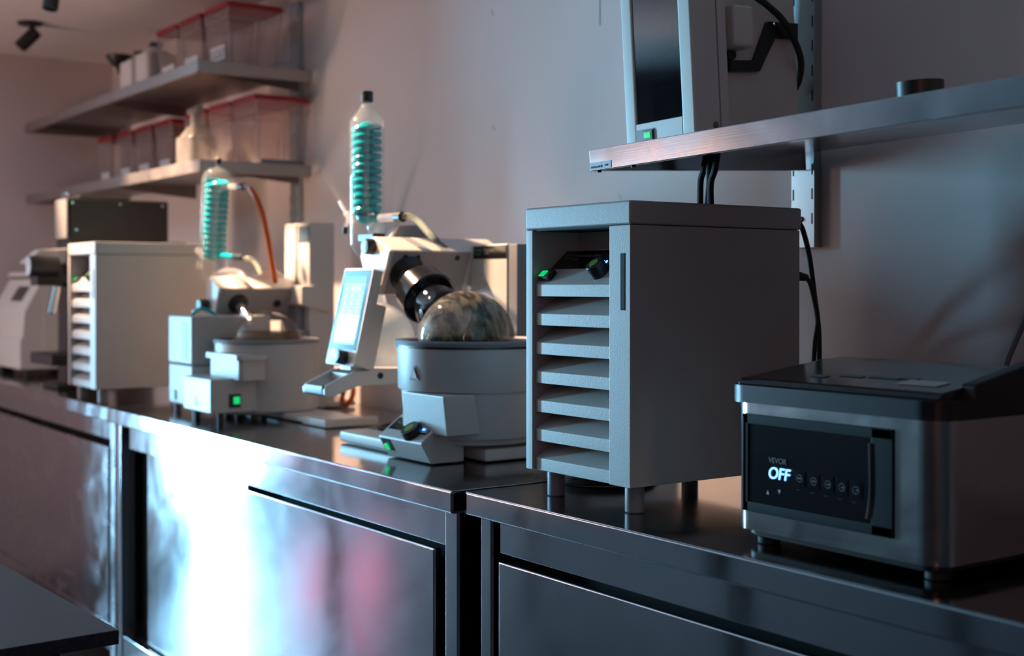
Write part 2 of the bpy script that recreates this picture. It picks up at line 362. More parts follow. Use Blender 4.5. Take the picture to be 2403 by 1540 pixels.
# ------------------------------------------------------------------ steel benches
def bench(label, x0, x1, yf, legs, doors, apron, legw=.045, STEELF=None):
    STEELF = STEELF or globals()['STEELF']
    t = thing('steel_bench', label, 'bench', ((x0+x1)/2, (yf+W)/2, 0), 'stainless steel wall benches')
    zt = .9; yb = W-.012
    b = B().box(x0, x1, yf, yb, zt-.003, zt, .0012).box(x0, x1, yf, yf+.012, zt-.041, zt-.002, .003).box(x0, x0+.012, yf, yb, zt-.041, zt-.002, .002).box(x1-.012, x1, yf, yb, zt-.041, zt-.002, .002)
    wt = part('worktop', B().box(x0, x1, yf, yb, zt-.004, zt, .0015), STEELT, t)
    part('front_lip', B().box(x0, x1, yf-.0008, yf+.012, zt-.041, zt-.0006, .004, 3), STEELF, wt)
    part('side_lip', B().box(x0, x0+.010, yf+.004, yb, zt-.041, zt-.004), STEELF, wt)
    part('side_lip', B().box(x1-.010, x1, yf+.004, yb, zt-.041, zt-.004), STEELF, wt)
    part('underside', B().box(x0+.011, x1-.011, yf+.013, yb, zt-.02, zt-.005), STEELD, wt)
    for lx in legs:
        part('leg', B().box(lx, lx+legw, yf+.026, yf+.026+legw, 0, zt-.021, .005, 3), STEELF, t)
        part('leg', B().box(lx, lx+legw, yb-.045, yb, 0, zt-.021, .005, 3), STEELF, t)
    part('apron', B().box(apron[0], apron[1], yf+.034, yf+.046, apron[2], zt-.021, .002), STEELF, t)
    for d in doors:
        x, X, dy, z0, z1 = d
        dd = part('door', B().box(x, X, yf+dy, yf+dy+.018, z0, z1, .004, 3), STEELF, t)
    part('interior_shade_sheet', B().box(legs[0]+.05, legs[-1], yf+.09, yf+.1, .12, zt-.06), DARKIN, t)  # near-black sheet standing in for the shade behind the doors
    part('bottom_rail', B().box(legs[0]+.05, legs[-1], yf+.03, yf+.05, .155, .235, .003), STEELF, t)
    part('bottom_shelf', B().box(legs[0]+.02, legs[-1]+.02, yf+.05, yb-.02, .2, .215), STEELS, t)
    part('side_panel', B().box(x1-.04, x1-.032, yf+.075, yb-.05, .16, zt-.042), STEELF, t)
    return t
# centre bench: doors slide, the left one runs behind the right one
bench('long stainless steel bench carrying both evaporators, brightly reflecting daylight', -3.838, -1.943, 1.235, [-3.836, -2.009],
      [(-3.63, -2.93, .048, .24, .787), (-2.945, -2.052, .030, .24, .777)], (-3.737, -2.011, .788))
bench('stainless steel bench at the far left, under the white instrument', -5.83, -3.846, 1.243, [-5.81, -3.915],
      [(-4.86, -3.955, .032, .2, .772), (-5.76, -4.88, .040, .2, .772)], (-5.76, -3.917, .795), STEELF=STEELM)
bench('stainless steel bench nearest the camera, under the vacuum sealer', -1.925, .25, 1.252, [-1.918, .18],
      [(-1.868, -.85, .030, .2, .783), (-.84, .17, .040, .2, .783)], (-1.868, .178, .797), legw=.036)

# dark table in the foreground
p = P(280, 1478, 'z', .75); t = thing('dark_table', 'dark laminate table top jutting in at the lower left corner', 'table', (p.x-.9, p.y-.5, 0))
M = Matrix.Translation(p) @ Matrix.Rotation(math.radians(2.5), 4, 'Z')
part('table_top', B().box(-2.2, 0, -.95, 0, -.022, 0, .002, m=M), LAMIN, t)
for lx in (-2.1, -.12):
    for ly in (-.88, -.1):
        part('leg', B().box(lx, lx+.04, ly, ly+.04, -.75, -.022, .003, m=M), BLKMET, t)

# ------------------------------------------------------------------ recirculating chillers
def chiller(label, x1, yf):
    """x1 = right front corner, yf = front plane; body .28 wide, .385 deep"""
    x0 = x1-.279; yb = yf+.383; zb, zt = .944, 1.396; zl = zt-.0375
    t = thing('recirculating_chiller', label, 'chiller', (x1-.14, yf+.19, .9), 'white recirculating chillers')
    sl = x0+.019; sr = x1-.052                      # opening between the stiles
    b = B(); b.box(x0, sl, yf, yb, zb, zl-.001, .0015); b.box(sr, x1, yf, yb, zb, zl-.001, .0015)
    b.box(sl, sr, yf+.10, yb, zb+.002, zl-.001)
    b.box(x0+.002, x1-.002, yf+.012, yb-.01, zb, zb+.003)
    part('body', b, WHITE, t)
    part('lid', B().box(x0-.001, x1+.001, yf-.001, yb+.004, zl, zt, .004, 3), WHITE, t)
    part('lid_gap', B().box(x0+.003, x1-.003, yf+.003, yb-.003, zl-.003, zl+.001), DARKIN, t)
    lip = .0205; pit = .0498
    for k in range(7):
        z0 = zb+.0005+k*pit; z1 = z0+lip
        if k == 0: z0 = zb
        top = z1+(.030 if k < 6 else .0)
        if k < 6:
            pts = [(yf+.006, z0), (yf+.006, z1), (yf+.052, z1+.029), (yf+.052, z1+.026), (yf+.010, z0)]
        else:
            pts = [(yf+.006, z0), (yf+.006, z1), (yf+.075, z1+.060), (yf+.1, z1+.060), (yf+.1, z0), (yf+.012, z0)]
        part('louvre' if k < 6 else 'control_slope', B().prism(pts, 'x', sl+.001, sr-.001, .0012), WHITE, t)
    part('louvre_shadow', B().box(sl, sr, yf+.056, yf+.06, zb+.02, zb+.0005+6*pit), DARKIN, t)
    # display strip on the slope
    zs = zb+.0005+6*pit+lip; u = V((0, .069, .060)).normalized(); nrm = V((1, 0, 0)).cross(u)
    o = V((sl+.001, yf+.006, zs))
    part('display_strip', slab(o+u*.040+nrm*.0004+V((.004, 0, 0)), (1, 0, 0), u, .200, .047, .0008), GLOSSB, t)
    sc = part('display_screen', slab(o+u*.047+nrm*.0014+V((.112, 0, 0)), (1, 0, 0), u, .085, .033, .0006), GLOSSD, t)
    text('display_digits', '25.0', .012, o+u*.050+nrm*.0024+V((.126, 0, 0)), (1, 0, 0), u, BLUEE, sc)
    badge(t, o+u*.066+nrm*.0014+V((.018, 0, 0)), (1, 0, 0), u, .010, GREEND, GLOSSB, False)
    text('panel_lettering', 'Recirculating Chiller', .0085, o+u*.071+nrm*.0013+V((.043, 0, 0)), (1, 0, 0), u, FAINT, t)
    text('panel_lettering', 'F-305', .006, o+u*.062+nrm*.0013+V((.043, 0, 0)), (1, 0, 0), u, FAINT, t)
    c = o+u*.028+V((.152, 0, 0)); kb = part('knob', B().lathe(c, nrm, [(0, 0), (.0165, 0), (.0165, .020), (.015, .0225), (0, .0225)], 32), BLACK, t)
    part('knob_cap', B().cyl(c+nrm*.0222, c+nrm*.0235, .0085, n=24), GREEND, kb)
    s = part('power_switch', slab(o+u*.008+V((.004, 0, 0)), (1, 0, 0), u, .030, .022, .010, .003), BLACK, t)
    part('switch_light', slab(o+u*.010+nrm*.0098+V((.007, 0, 0)), (1, 0, 0), u, .0145, .014, .002, .001), GREENE, s)
    zh = zt-.083; part('handle_slot', B().box(x1-.0235, x1-.0125, yf-.0008, yf+.004, zh-.090, zh, .0006), DARKIN, t)
    for fx, fy in ((x0+.045, yf+.032), (x1-.027, yf+.032), (x0+.045, yb-.04), (x1-.027, yb-.04)):
        part('foot', B().lathe((fx, fy, .9), (0, 0, 1), [(0, 0), (.013, 0), (.0155, .002), (.0155, .040), (.014, .044), (0, .044)], 24), GREYP, t)
    part('filler_cap', B().lathe((x1-.13, yb-.085, zt), (0, 0, 1), [(0, 0), (.040, 0), (.040, .005), (.037, .007), (0, .007)], 32), BLACK, t)
    return t
GLOSSD = mat('glossy_display', (.02, .03, .06), .18, noise=.2)
chiller('white recirculating chiller with louvred front beside the steel vacuum sealer', -1.565, 1.325)
chiller('white recirculating chiller on the far bench in front of the black press', -3.992, 1.25)

# ------------------------------------------------------------------ rotary evaporators
def hub_axis(h, f): return (V(f)-V(h)).normalized()
def coil(c, r, z0, z1, turns, tr, n=18):
    return B().tube([(c.x+r*math.cos(2*PI*k/n), c.y+r*math.sin(2*PI*k/n), z0+(z1-z0)*k/(turns*n)) for k in range(int(turns*n)+1)], tr, 8, smooth=False)

# ---- evaporator one: touch panel in front
YA = 1.53
t1 = thing('rotary_evaporator', 'large white rotary evaporator with lit touch panel and tall teal condenser', 'evaporator', (-2.6, 1.62, .9), 'rotary evaporators')
# base, tower
zb1 = P(798, 1010, 'y', 1.405).z
part('base', B().box(-2.694, -2.30, 1.405, 1.48, .903, zb1, .006, 3).box(-2.60, -2.20, 1.48, 1.84, .903, zb1, .006, 3), WHITE2, t1)
part('base_foot', B().box(-2.16, -2.05, 1.60, 1.80, .903, .934, .003).box(-2.68, -2.32, 1.42, 1.82, .9, .904), WHITE2, t1)
tw = part('tower', B().box(-2.592, -2.44, 1.70, 1.895, zb1-.002, 1.358, .004, 3), WHITE2, t1)
part('tower_shaded_side', B().box(-2.4395, -2.405, 1.703, 1.892, zb1-.002, 1.357, .003), GREYP, t1, 'tower side with its shade put into dark grey')  # the grey paints in the shade on the tower's right-hand face
pl = P(1112, 612, 'y', 1.70); pu = P(1188, 575, 'y', 1.70)
tl = part('name_plate', B().box(pl.x, -2.443, 1.6985, 1.701, P(1150, 607, 'y', 1.70).z, P(1150, 577, 'y', 1.7).z, .0005), GLOSSB, t1)
badge(t1, V((pl.x+.010, 1.6983, P(1150, 597, 'y', 1.7).z)), (1, 0, 0), (0, 0, 1), .011, GREEND, GLOSSB, False)
text('plate_lettering', 'Rotavapor', .011, (pl.x+.046, 1.6982, P(1150, 590, 'y', 1.7).z), (1, 0, 0), (0, 0, 1), FAINT, t1)
text('plate_lettering', 'R-300', .008, (pl.x+.046, 1.6982, P(1150, 597, 'y', 1.7).z), (1, 0, 0), (0, 0, 1), FAINT, t1)
# head: profile in xz, swept along y
hub1 = P(955, 645, 'y', YA); fl1 = P(1094, 794, 'y', YA); fl1.z -= .001; ax1 = hub_axis(hub1, fl1)
y0, y1 = 1.474, 1.712
pr = [(-2.655, 1.376), (-2.578, 1.342), (-2.625, 1.240), (-2.682, 1.240), (-2.722, 1.33), (-2.708, 1.368)]
hd = part('head', B().prism(pr, 'y', y0, y1, .006, 3), WHITE2, t1)
part('head', B().prism([(-2.655, 1.3755), (-2.60, 1.352), (-2.60, 1.26), (-2.70, 1.26), (-2.70, 1.368)], 'y', y1-.01, y1+.08, .003), WHITE2, t1)
u = V((-2.625+2.578, 0, 1.240-1.342)).normalized(); nr = V((0, 1, 0)).cross(u); nr = -nr if nr.x < 0 else nr
fo = V((-2.578, y0+.022, 1.342))+u*.004+nr*.0006
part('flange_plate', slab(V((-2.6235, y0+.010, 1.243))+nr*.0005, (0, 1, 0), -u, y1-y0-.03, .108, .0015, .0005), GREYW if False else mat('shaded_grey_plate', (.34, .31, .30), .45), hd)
for px, py in ((951, 602), (980, 600), (1073, 600)):
    # screw sockets near the top edge of the flange
    yy = P(px, py, 'x', -2.583).y; c = V((-2.583, yy, 0)); c.z = 1.342-(.005)*2.17-.004
    part('screw_socket', B().lathe(c+nr*.001, nr, [(0, .001), (.0045, .001), (.006, .0018), (.0065, .001), (.0065, 0)], 20), BLACK, hd)
# hose hook and top marks
tu = V((.077, 0, -.034)).normalized()
part('top_slot', slab(V((-2.645, 1.632, 1.3722)), (0, 1, 0), V((-.077, 0, .034)), .016, .03, .001), GREYP, hd)
bm_ = B(); slab(V((-2.600, 1.625, 1.3530)), (0, 1, 0), V((-.077, 0, .034)), .016, .052, .0012, b=bm_); part('top_slot', bm_, SLATE, hd)
kn = V((-2.66, y0, 1.352)); k_ = part('clip_knob', B().lathe(kn+V((0, .001, 0)), (0, -1, 0), [(0, 0), (.019, 0), (.019, .018), (.0165, .022), (0, .022)], 32), BLACK, t1)
part('knob_face', B().cyl(kn+V((0, -.0208, 0)), kn+V((0, -.0225, 0)), .0155), SLATE, k_)
part('knob_cap', B().cyl(kn+V((0, -.0222, 0)), kn+V((0, -.0240, 0)), .0095), GREENL, k_)
# drive hub, coupling and clamp collar
part('drive_hub', B().lathe(hub1-ax1*.012, ax1, [(0, 0), (.046, 0), (.046, .008), (.034, .024), (.030, .026), (.026, .052), (0, .052)], 40), BLACK, t1)
part('coupling', B().lathe(hub1+ax1*.02, ax1, [(0, 0), (.027, 0), (.027, .018), (.022, .024), (.022, .08), (0, .08)], 36), CHROME, t1)
part('clamp_collar', B().lathe(hub1+ax1*.052, ax1, [(.022, 0), (.050, 0), (.058, .008), (.062, .046), (.064, .060), (.059, .064), (.057, .060), (.055, .03), (.022, .03)], 48), COLLAR, t1)
R1 = .1055
fk = B(); prof = [(.050, -.165), (.052, -.140), (.056, -.118), (.060, -.104), (.058, -.094)]
a = math.asin(.056/R1); n = 26
prof += [(R1*math.sin(a+(PI-a)*k/n), -R1*math.cos(a+(PI-a)*k/n)) for k in range(n+1)]
fk.lathe(fl1, ax1, prof, 56); ef = part('evaporating_flask', fk, GLASSF, t1, 'round glass flask full of mottled brown residue')
rb = B().lathe(fl1, ax1, [(R1*.975*math.sin(.62+(PI-.62)*k/n), -R1*.975*math.cos(.62+(PI-.62)*k/n)) for k in range(n+1)], 56); part('residue', rb, RESID, ef)
# condenser
cc = P(861, 400, 'y', YA)+V((-.0, 0, 0))
z = lambda py: P(861, py, 'y', YA).z
pr = [(.0115, z(236)), (.0115, z(244)), (.020, z(258)), (.040, z(283)), (.0425, z(290)), (.0425, z(572)), (.040, z(580)), (.012, z(618)), (.0085, z(628)), (.0085, z(660))]
cg = B().lathe((cc.x, YA, 0), (0, 0, 1), pr, 48); cn = part('condenser', cg, GLASS, t1, 'tall clear glass condenser')
part('screw_cap', B().lathe((cc.x, YA, z(240)), (0, 0, 1), [(0, 0), (.0152, 0), (.0152, .024), (.0135, .0262), (0, .0262)], 28), BLACK, cn)
part('cooling_coil', coil(V((cc.x, YA, 0)), .0295, z(508), z(292), 12.5, .0082), TEAL, cn, 'teal liquid filled glass coil')
part('inner_coil', coil(V((cc.x, YA, 0)), .0125, z(506), z(292), 17, .0058), TEAL, cn)
part('coolant_sump', B().lathe((cc.x+.008, YA, 0), (0, 0, 1), [(0, z(528)), (.016, z(526)), (.030, z(516)), (.032, z(508)), (.0, z(504))], 32), TEAL, cn)
part('vapour_bulb', B().sphere((P(878, 532, 'y', YA).x, YA+.005, z(536)), .022), GLASSH, cn)
part('volume_mark', B().ring((cc.x, YA, z(352)), (0, 0, 1), .0427, .0004).ring((cc.x, YA, z(408)), (0, 0, 1), .0427, .0004), INK, cn)
# coolant outlet to the right and clear hose
A0 = P(893, 512, 'y', YA); A1 = P(936, 509, 'y', YA)
part('coolant_outlet', B().tube([A0, A1], .010, 16, smooth=False), GLASSH, cn)
part('hose_nut', B().cyl(P(930, 510, 'y', YA), P(946, 509, 'y', YA), .0125, n=16, bev=.002), BLACK, cn)
part('clear_hose', B().tube([P(944, 508, 'y', YA), P(958, 507, 'y', 1.54), P(980, 518, 'y', 1.56), P(1000, 540, 'y', 1.59), P(1016, 560, 'y', 1.62), P(1026, 585, 'y', 1.66)], .0075, 12), CLEARH, t1)
# grey hinge plate standing behind the head
part('hinge_plate', B().prism([(1.545, 1.360), (1.575, 1.405), (1.62, 1.408), (1.672, 1.360)], 'x', -2.735, -2.705, .002), GREYP, t1)
part('hinge_edge', B().prism([(1.532, 1.360), (1.562, 1.402), (1.572, 1.404), (1.543, 1.360)], 'x', -2.735, -2.703, .001), WHITE2, t1)
part('glass_clamp', B().box(-2.74, -2.665, 1.478, 1.512, 1.366, 1.384, .003), BLACK, t1)
# stopcock on the left
L0 = P(826, 522, 'y', YA); L1 = P(812, 500, 'y', YA-.02); L2 = P(797, 474, 'y', YA-.02)
part('stopcock', B().tube([L0, L1], .0085, 14, smooth=False).tube([L1, L2], .0045, 12, smooth=False).tube([P(818, 512, 'y', YA-.02), P(810, 536, 'y', YA-.02)], .0045, 10, smooth=False), GLASSH, cn)
part('stopcock_tip', B().cyl(P(811, 532, 'y', YA-.02), P(809, 548, 'y', YA-.02), .0065, n=14), BLACK, cn)
# receiving flask
rc = V((cc.x+.012, YA+.02, P(868, 800, 'y', YA).z)); rr = .0915
part('receiving_flask', B().lathe(rc, (0, 0, 1), [(rr*math.sin(PI*k/24), -rr*math.cos(PI*k/24)) for k in range(22)]+[(.024, rr+.0), (.020, rr+.018), (.020, rr+.05)], 48), COATG, t1, 'milky plastic coated round receiving flask')
# lift arm and handle: plane x = XA
XA = -2.60
g = lambda px, py: (lambda q: (q.y, q.z))(P(px, py, 'x', XA))
arm = [g(960, 865), g(880, 868), g(833, 872), g(826, 876), g(768, 905), g(762, 915), g(763, 928), g(772, 933), g(784, 931), g(842, 904), g(960, 900)]
b = B().prism(arm, 'x', XA-.012, XA, .002, 2)
part('lift_arm', b, WHITE2, t1)
part('lift_arm', B().prism(arm, 'x', XA-.112, XA-.100, .002, 2), WHITE2, t1)
hl = [g(762, 906), g(760, 914), g(762, 928), g(772, 932), g(778, 925), g(774, 908)]
part('handle_bar', B().prism(hl, 'x', XA-.101, XA-.011, .002, 2), SLATE, t1)
q = g(828, 876); q2 = g(960, 868); q3 = g(842, 903)
part('handle_well', B().box(XA-.101, XA-.011, q[0]-.004, q2[0], q3[1]+.004, q[1]-.002, .001), WHITE2, t1)
q = P(893, 882, 'x', XA+.001); part('arm_bolt', B().cyl(V((XA-.002, q.y, q.z)), V((XA+.0012, q.y, q.z)), .0075, n=24), BLACK, t1)
part('arm_top', B().box(XA-.101, XA-.011, P(882, 868, 'x', XA).y, P(960, 866, 'x', XA).y, P(900, 872, 'x', XA).z-.012, P(900, 867, 'x', XA).z, .001), WHITE2, t1)
# control panel: tilted slab, right edge in plane x = XP
XP = -2.585
TR = P(877, 629, 'x', XP); BR = P(830, 860, 'x', XP); upv = (TR-BR); hh = upv.length; upv.normalize(); wd = .138
nrm = V((1, 0, 0)).cross(upv)
o = V((XP-wd, BR.y, BR.z)); th = .026
cp = part('control_panel', slab(o-nrm*th, (1, 0, 0), upv, wd, hh, th, .004, r=.006), WHITE2, t1, 'tilted touch panel housing')
part('screen_bezel', slab(o+V((.004, 0, 0))+upv*hh*.158+nrm*.0002, (1, 0, 0), upv, wd-.010, hh*.822, .0008, r=.003), mat('blue_black_bezel', (.015, .11, .17), .12), cp)
scr0 = o+V((.018, 0, 0))+upv*hh*.215+nrm*.0011; sw = wd-.036; sh = hh*.70
part('touch_screen', slab(scr0, (1, 0, 0), upv, sw, sh, .0004), emis('lit_screen_white', (.55, .86, 1), .95), cp)
def pane(x, y, w_, h_, m, lift=.0006): return part('screen_tile', slab(scr0+V((sw*x, 0, 0))+upv*sh*y+nrm*lift, (1, 0, 0), upv, sw*w_, sh*h_, .0002), m, cp)
SB = emis('screen_mid_blue', (.16, .48, .62), .8); SW = emis('screen_pale_blue', (.50, .85, 1.0), .9)
pane(0, .885, 1, .115, emis('screen_header_blue', (.16, .44, .55), .7))
for k, yy in enumerate((.765, .655, .545, .435)): pane(0, yy, 1, .10, SB)
pane(0, 0, 1, .07, SB)
pane(.36, .782, .46, .068, SW, .0009)
pane(.12, .79, .14, .05, SW, .0009)
for k, yy in enumerate((.675, .565, .455)):
    for xx in (.1, .42, .74): pane(xx, yy+.008, .17, .038, SW, .0009); pane(xx, yy+.052, .11, .013, SW, .0009)
for k in range(5): pane(.08+.19*k, .02, .10, .03, SW, .0009)
for yy in (.76, .65, .54, .43): pane(0, yy, 1, .006, SW, .0009)
part('stop_key', slab(o+V((.018, 0, 0))+upv*hh*.085+nrm*.0002, (1, 0, 0), upv, .020, .017, .0008), PINK, cp)
kc = o+V((.088, 0, 0))+upv*hh*.075
k_ = part('panel_knob', B().lathe(kc, nrm, [(0, 0), (.0165, 0), (.0165, .020), (.0150, .0225), (0, .0225)], 32), BLACK, cp)
part('knob_face', B().cyl(kc+nrm*.0222, kc+nrm*.0232, .0138), mat('knob_rim', (.16, .24, .25), .4), cp)
part('knob_cap', B().cyl(kc+nrm*.0230, kc+nrm*.0242, .0085), GREENL, cp)
# back of the panel: slanted body and neck
part('panel_back', slab(o+V((.03, 0, 0))-nrm*(th+.028)-upv*.0, (1, 0, 0), upv, wd-.031, hh*.66, .029, .004), WHITE2, t1)
part('panel_neck', B().box(XA-.075, XA-.022, BR.y+.012, BR.y+.06, g(860, 869)[1]-.002, BR.z+.012, .003), WHITE2, t1)

# ---- bath one (lifts off on its own)
bc = V((-2.32, YA, 0)); ZR = 1.149
bt = thing('heating_bath', 'large white heating bath with a warning triangle and a round flask dipping in', 'bath', (bc.x, bc.y, .9), 'heating baths')
zst = P(950, 912, 'y', 1.40).z
bt_p = [(0, .952), (.118, .950), (.1435, .950), (.146, .960), (.154, zst), (.159, zst+.001), (.1605, zst+.004), (.163, ZR-.012), (.163, ZR-.004)]
part('vessel', B().lathe((bc.x, bc.y, 0), (0, 0, 1), bt_p, 72), WHITE, bt)
part('lower_skirt', B().lathe((bc.x, bc.y, 0), (0, 0, 1), [(0, .936), (.128, .936), (.131, .939), (.131, .952)], 64), WHITE, bt)
part('rim', B().lathe((bc.x, bc.y, 0), (0, 0, 1), [(.155, ZR-.012), (.1665, ZR-.010), (.1685, ZR-.004), (.1665, ZR), (.156, ZR), (.150, ZR-.006), (.148, ZR-.06)], 72), GREYP, bt)
part('liner', B().lathe((bc.x, bc.y, 0), (0, 0, 1), [(.150, ZR-.004), (.146, ZR-.10), (.12, ZR-.13), (0, ZR-.13)], 48), SLATE, bt)
part('band', B().lathe((bc.x, bc.y, 0), (0, 0, 1), [(.1625, ZR-.016), (.1642, ZR-.016), (.1642, ZR-.0115), (.1625, ZR-.0115)], 72), BLACK, bt)
# recessed front tongue and control box
X0, X1 = -2.412, -2.238
qz = P(930, 905, 'y', 1.40).z
tq = [P(948, 1024, 'y', 1.384).x, P(1054, 1030, 'y', 1.384).x, P(945, 918, 'y', 1.367).x, P(1041, 920, 'y', 1.367).x]
part('front_tongue', B().hexa([(tq[0], 1.380, .962), (tq[1], 1.380, .962), (tq[1], 1.46, .962), (tq[0], 1.46, .962), (tq[2], 1.3665, zst-.001), (tq[3], 1.3665, zst-.001), (tq[3], 1.44, zst-.001), (tq[2], 1.44, zst-.001)], .004), WHITE, bt)
prf = [(1.366, .903), (1.372, .926), (1.340, .948)]
ctl = [(1.366, .903), (1.357, .955), (1.372, .974), (1.41, .990), (1.445, .990), (1.445, .903)]
b = B()
zz = P(1006, 1094, 'y', 1.366).z
ctl = [(1.374, .903), (1.350, P(1040, 1047, 'y', 1.35).z-.006), (1.352, P(1040, 1047, 'y', 1.35).z-.001), (1.405, .988), (1.452, .990), (1.452, .903)]
cb = part('control_box', B().prism(ctl, 'x', X0, X1, .0025), WHITE, bt)
ua = V((0, ctl[3][0]-ctl[2][0], ctl[3][1]-ctl[2][1])).normalized(); na = V((1, 0, 0)).cross(ua)
ob = V((X0, ctl[2][0], ctl[2][1]))
part('control_glass', slab(ob+ua*.020+na*.0004+V((.010, 0, 0)), (1, 0, 0), ua, .152, .036, .0008), GLOSSB, cb)
part('bath_display', slab(ob+ua*.024+na*.0013+V((.085, 0, 0)), (1, 0, 0), ua, .07, .028, .0004), emis('dim_blue_display', (.10, .16, .26), .5), cb)
text('bath_digits', '60', .010, ob+ua*.030+na*.002+V((.135, 0, 0)), (1, 0, 0), ua, BLUEE, cb)
badge(bt, ob+ua*.040+na*.0013+V((.022, 0, 0)), (1, 0, 0), ua, .010, GREEND, GLOSSB, False)
kc = ob+ua*.017+V((.118, 0, 0)); part('bath_knob', B().lathe(kc, na, [(0, 0), (.0215, 0), (.0215, .015), (.020, .0175), (0, .0175)], 32), BLACK, cb)
part('bath_knob_cap', B().cyl(kc+na*.0172, kc+na*.0182, .011), GREEND, cb)
us = V((0, ctl[1][0]-ctl[0][0], ctl[1][1]-ctl[0][1])).normalized(); ns = V((1, 0, 0)).cross(us); osw = V((X0, ctl[0][0], ctl[0][1]))
part('switch_well', slab(osw+us*.018+ns*.0002+V((.010, 0, 0)), (1, 0, 0), us, .034, .028, .0012), BLACK, cb)
part('switch_light', slab(osw+us*.020+ns*.0010+V((.017, 0, 0)), (1, 0, 0), us, .013, .014, .004, .0015), GREENE, cb)
# warning triangle sticker on the vessel
def triangle(c, ang_r, zc, s, parent, mo, mi):
    pos = lambda a, z_, r: V((c.x+r*math.cos(a), c.y+r*math.sin(a), z_))
    def tri(k, r):
        t = bmesh.new(); da = s*k/ang_r
        vs = [t.verts.new(pos(A_-da*.5, zc-s*k*.45, r)), t.verts.new(pos(A_+da*.5, zc-s*k*.45, r)), t.verts.new(pos(A_, zc+s*k*.55, r))]
        t.faces.new(vs); e = bmesh.ops.extrude_face_region(t, geom=t.faces[:]); bmesh.ops.translate(t, vec=(.0006*math.cos(A_), .0006*math.sin(A_), 0), verts=[v for v in e['geom'] if isinstance(v, bmesh.types.BMVert)])
        bmesh.ops.recalc_face_normals(t, faces=t.faces); return t
    part('warning_triangle', tri(1, ang_r+.0002), mo, parent); part('triangle_field', tri(.68, ang_r+.0010), mi, parent)
A_ = math.radians(278)
triangle(bc, .1625, P(968, 872, 'y', 1.40).z, .030, bt, mat('brown_ink', (.16, .06, .03), .5), LABELP)

# ---- evaporator two, older pattern
YQ = 1.53
t2 = thing('rotary_evaporator', 'smaller white rotary evaporator with teal condenser and orange hose', 'evaporator', (-3.5, 1.62, .9), 'rotary evaporators')
zb2 = P(763, 985, 'y', 1.51).z
part('base', B().box(-3.62, -2.972, 1.515, 1.65, .903, zb2-.004, .005).box(-3.66, -3.46, 1.515, 1.86, .903, zb2-.004, .005), WHITE2, t2)
part('base_edge', B().box(-3.10, -2.966, 1.508, 1.525, .902, zb2, .003).box(-2.98, -2.965, 1.51, 1.66, .902, zb2, .003), WHITE2, t2)
XT = -3.40
tp = [P(668, 523, 'y', 1.72), P(726, 522, 'y', 1.72), P(785, 525, 'x', XT)]
XT = tp[1].x; yb = P(785, 525, 'x', XT).y; zt2 = tp[1].z
part('lift_tower', B().box(tp[0].x, XT, 1.72, yb, .903, zt2, .004, 3), WHITE2, t2)
px_ = P(694, 540, 'y', 1.72).x; part('tower_slot', B().box(px_, px_+.010, 1.718, 1.724, 1.12, P(694, 530, 'y', 1.72).z, .0005), GREYP, t2)
s0 = P(700, 560, 'y', 1.72); part('name_plate', B().box(P(701, 560, 'y', 1.72).x, XT-.001, 1.7188, 1.7202, s0.z-.012, P(710, 531, 'y', 1.72).z, .0003), mat('slate_label', (.07, .12, .17), .4), t2)
text('plate_lettering', 'R-210', .012, (P(705, 545, 'y', 1.72).x, 1.7184, P(705, 545, 'y', 1.72).z), (1, 0, 0), (0, 0, 1), FAINT, t2)
hub2 = P(558, 712, 'y', YQ); fl2 = P(627, 813, 'y', YQ); ax2 = hub_axis(hub2, fl2)
y0, y1 = 1.464, 1.722
pr = [(x_*1.02, 1.262+(z_-1.262)*1.02) for x_, z_ in ((-3.546, 1.289), (-3.474, 1.255), (-3.519, 1.160), (-3.552, 1.160), (-3.566, 1.23), (-3.570, 1.280))]
h2 = part('head', B().prism(pr, 'y', y0, y1, .005, 3), WHITE2, t2)
part('head', B().prism([(y0+.14, 1.24), (y0+.150, 1.300), (y0+.19, 1.318), (y0+.225, 1.300), (y0+.26, 1.27), (y0+.26, 1.2)], 'x', -3.67, -3.605, .008, 3), WHITE2, t2)
u2 = V((-3.519+3.474, 0, 1.160-1.255)).normalized(); F2 = pr[2]; n2_ = V((0, 1, 0)).cross(u2); n2_ = -n2_ if n2_.x < 0 else n2_
part('flange_plate', slab(V((F2[0], y0+.006, F2[1]+.0005))+n2_*.0004, (0, 1, 0), -u2, y1-y0-.012, .105, .0012), bpy.data.materials['shaded_grey_plate'], h2)
q = P(650, 712, 'x', -3.564); c = V((-3.5655, q.y, q.z)); part('side_plug', B().cyl(c-n2_*.003, c+n2_*.003, .0125, n=24), BLACK, h2)
part('head_arm', B().prism([(1.69, 1.262), (1.735, 1.262), (1.78, 1.215), (1.78, 1.18), (1.69, 1.205)], 'x', -3.60, -3.475, .006), WHITE2, t2)
part('added_dark_cover', B().box(-3.635, -3.52, 1.695, 1.717, .96, 1.25, .003), GREYP, t2)  # dark plate added to cover the lamplit tower seen through the flask
part('tower_foot', B().box(-3.54, -3.47, 1.675, 1.715, .93, 1.13, .003), GREYP, t2)
kn = P(488, 716, 'y', y0)
k_ = part('clip_knob', B().lathe(kn, (0, -1, 0), [(0, 0), (.017, 0), (.017, .026), (.015, .028), (0, .028)], 28), BLACK, t2)
part('knob_face', B().cyl(kn+V((0, -.0275, 0)), kn+V((0, -.0295, 0)), .0155), mat('blue_grey_cap', (.18, .32, .40), .4), k_)
part('drive_hub', B().lathe(hub2-ax2*.004, ax2, [(0, 0), (.030, 0), (.030, .008), (.024, .016), (.014, .018), (0, .018)], 36), BLACK, t2)
part('flask_neck', B().lathe(hub2+ax2*.01, ax2, [(0, 0), (.0155, 0), (.0155, .07), (.014, .085)], 28), CHROME, t2)
R2 = .0985; a = math.asin(.016/R2)
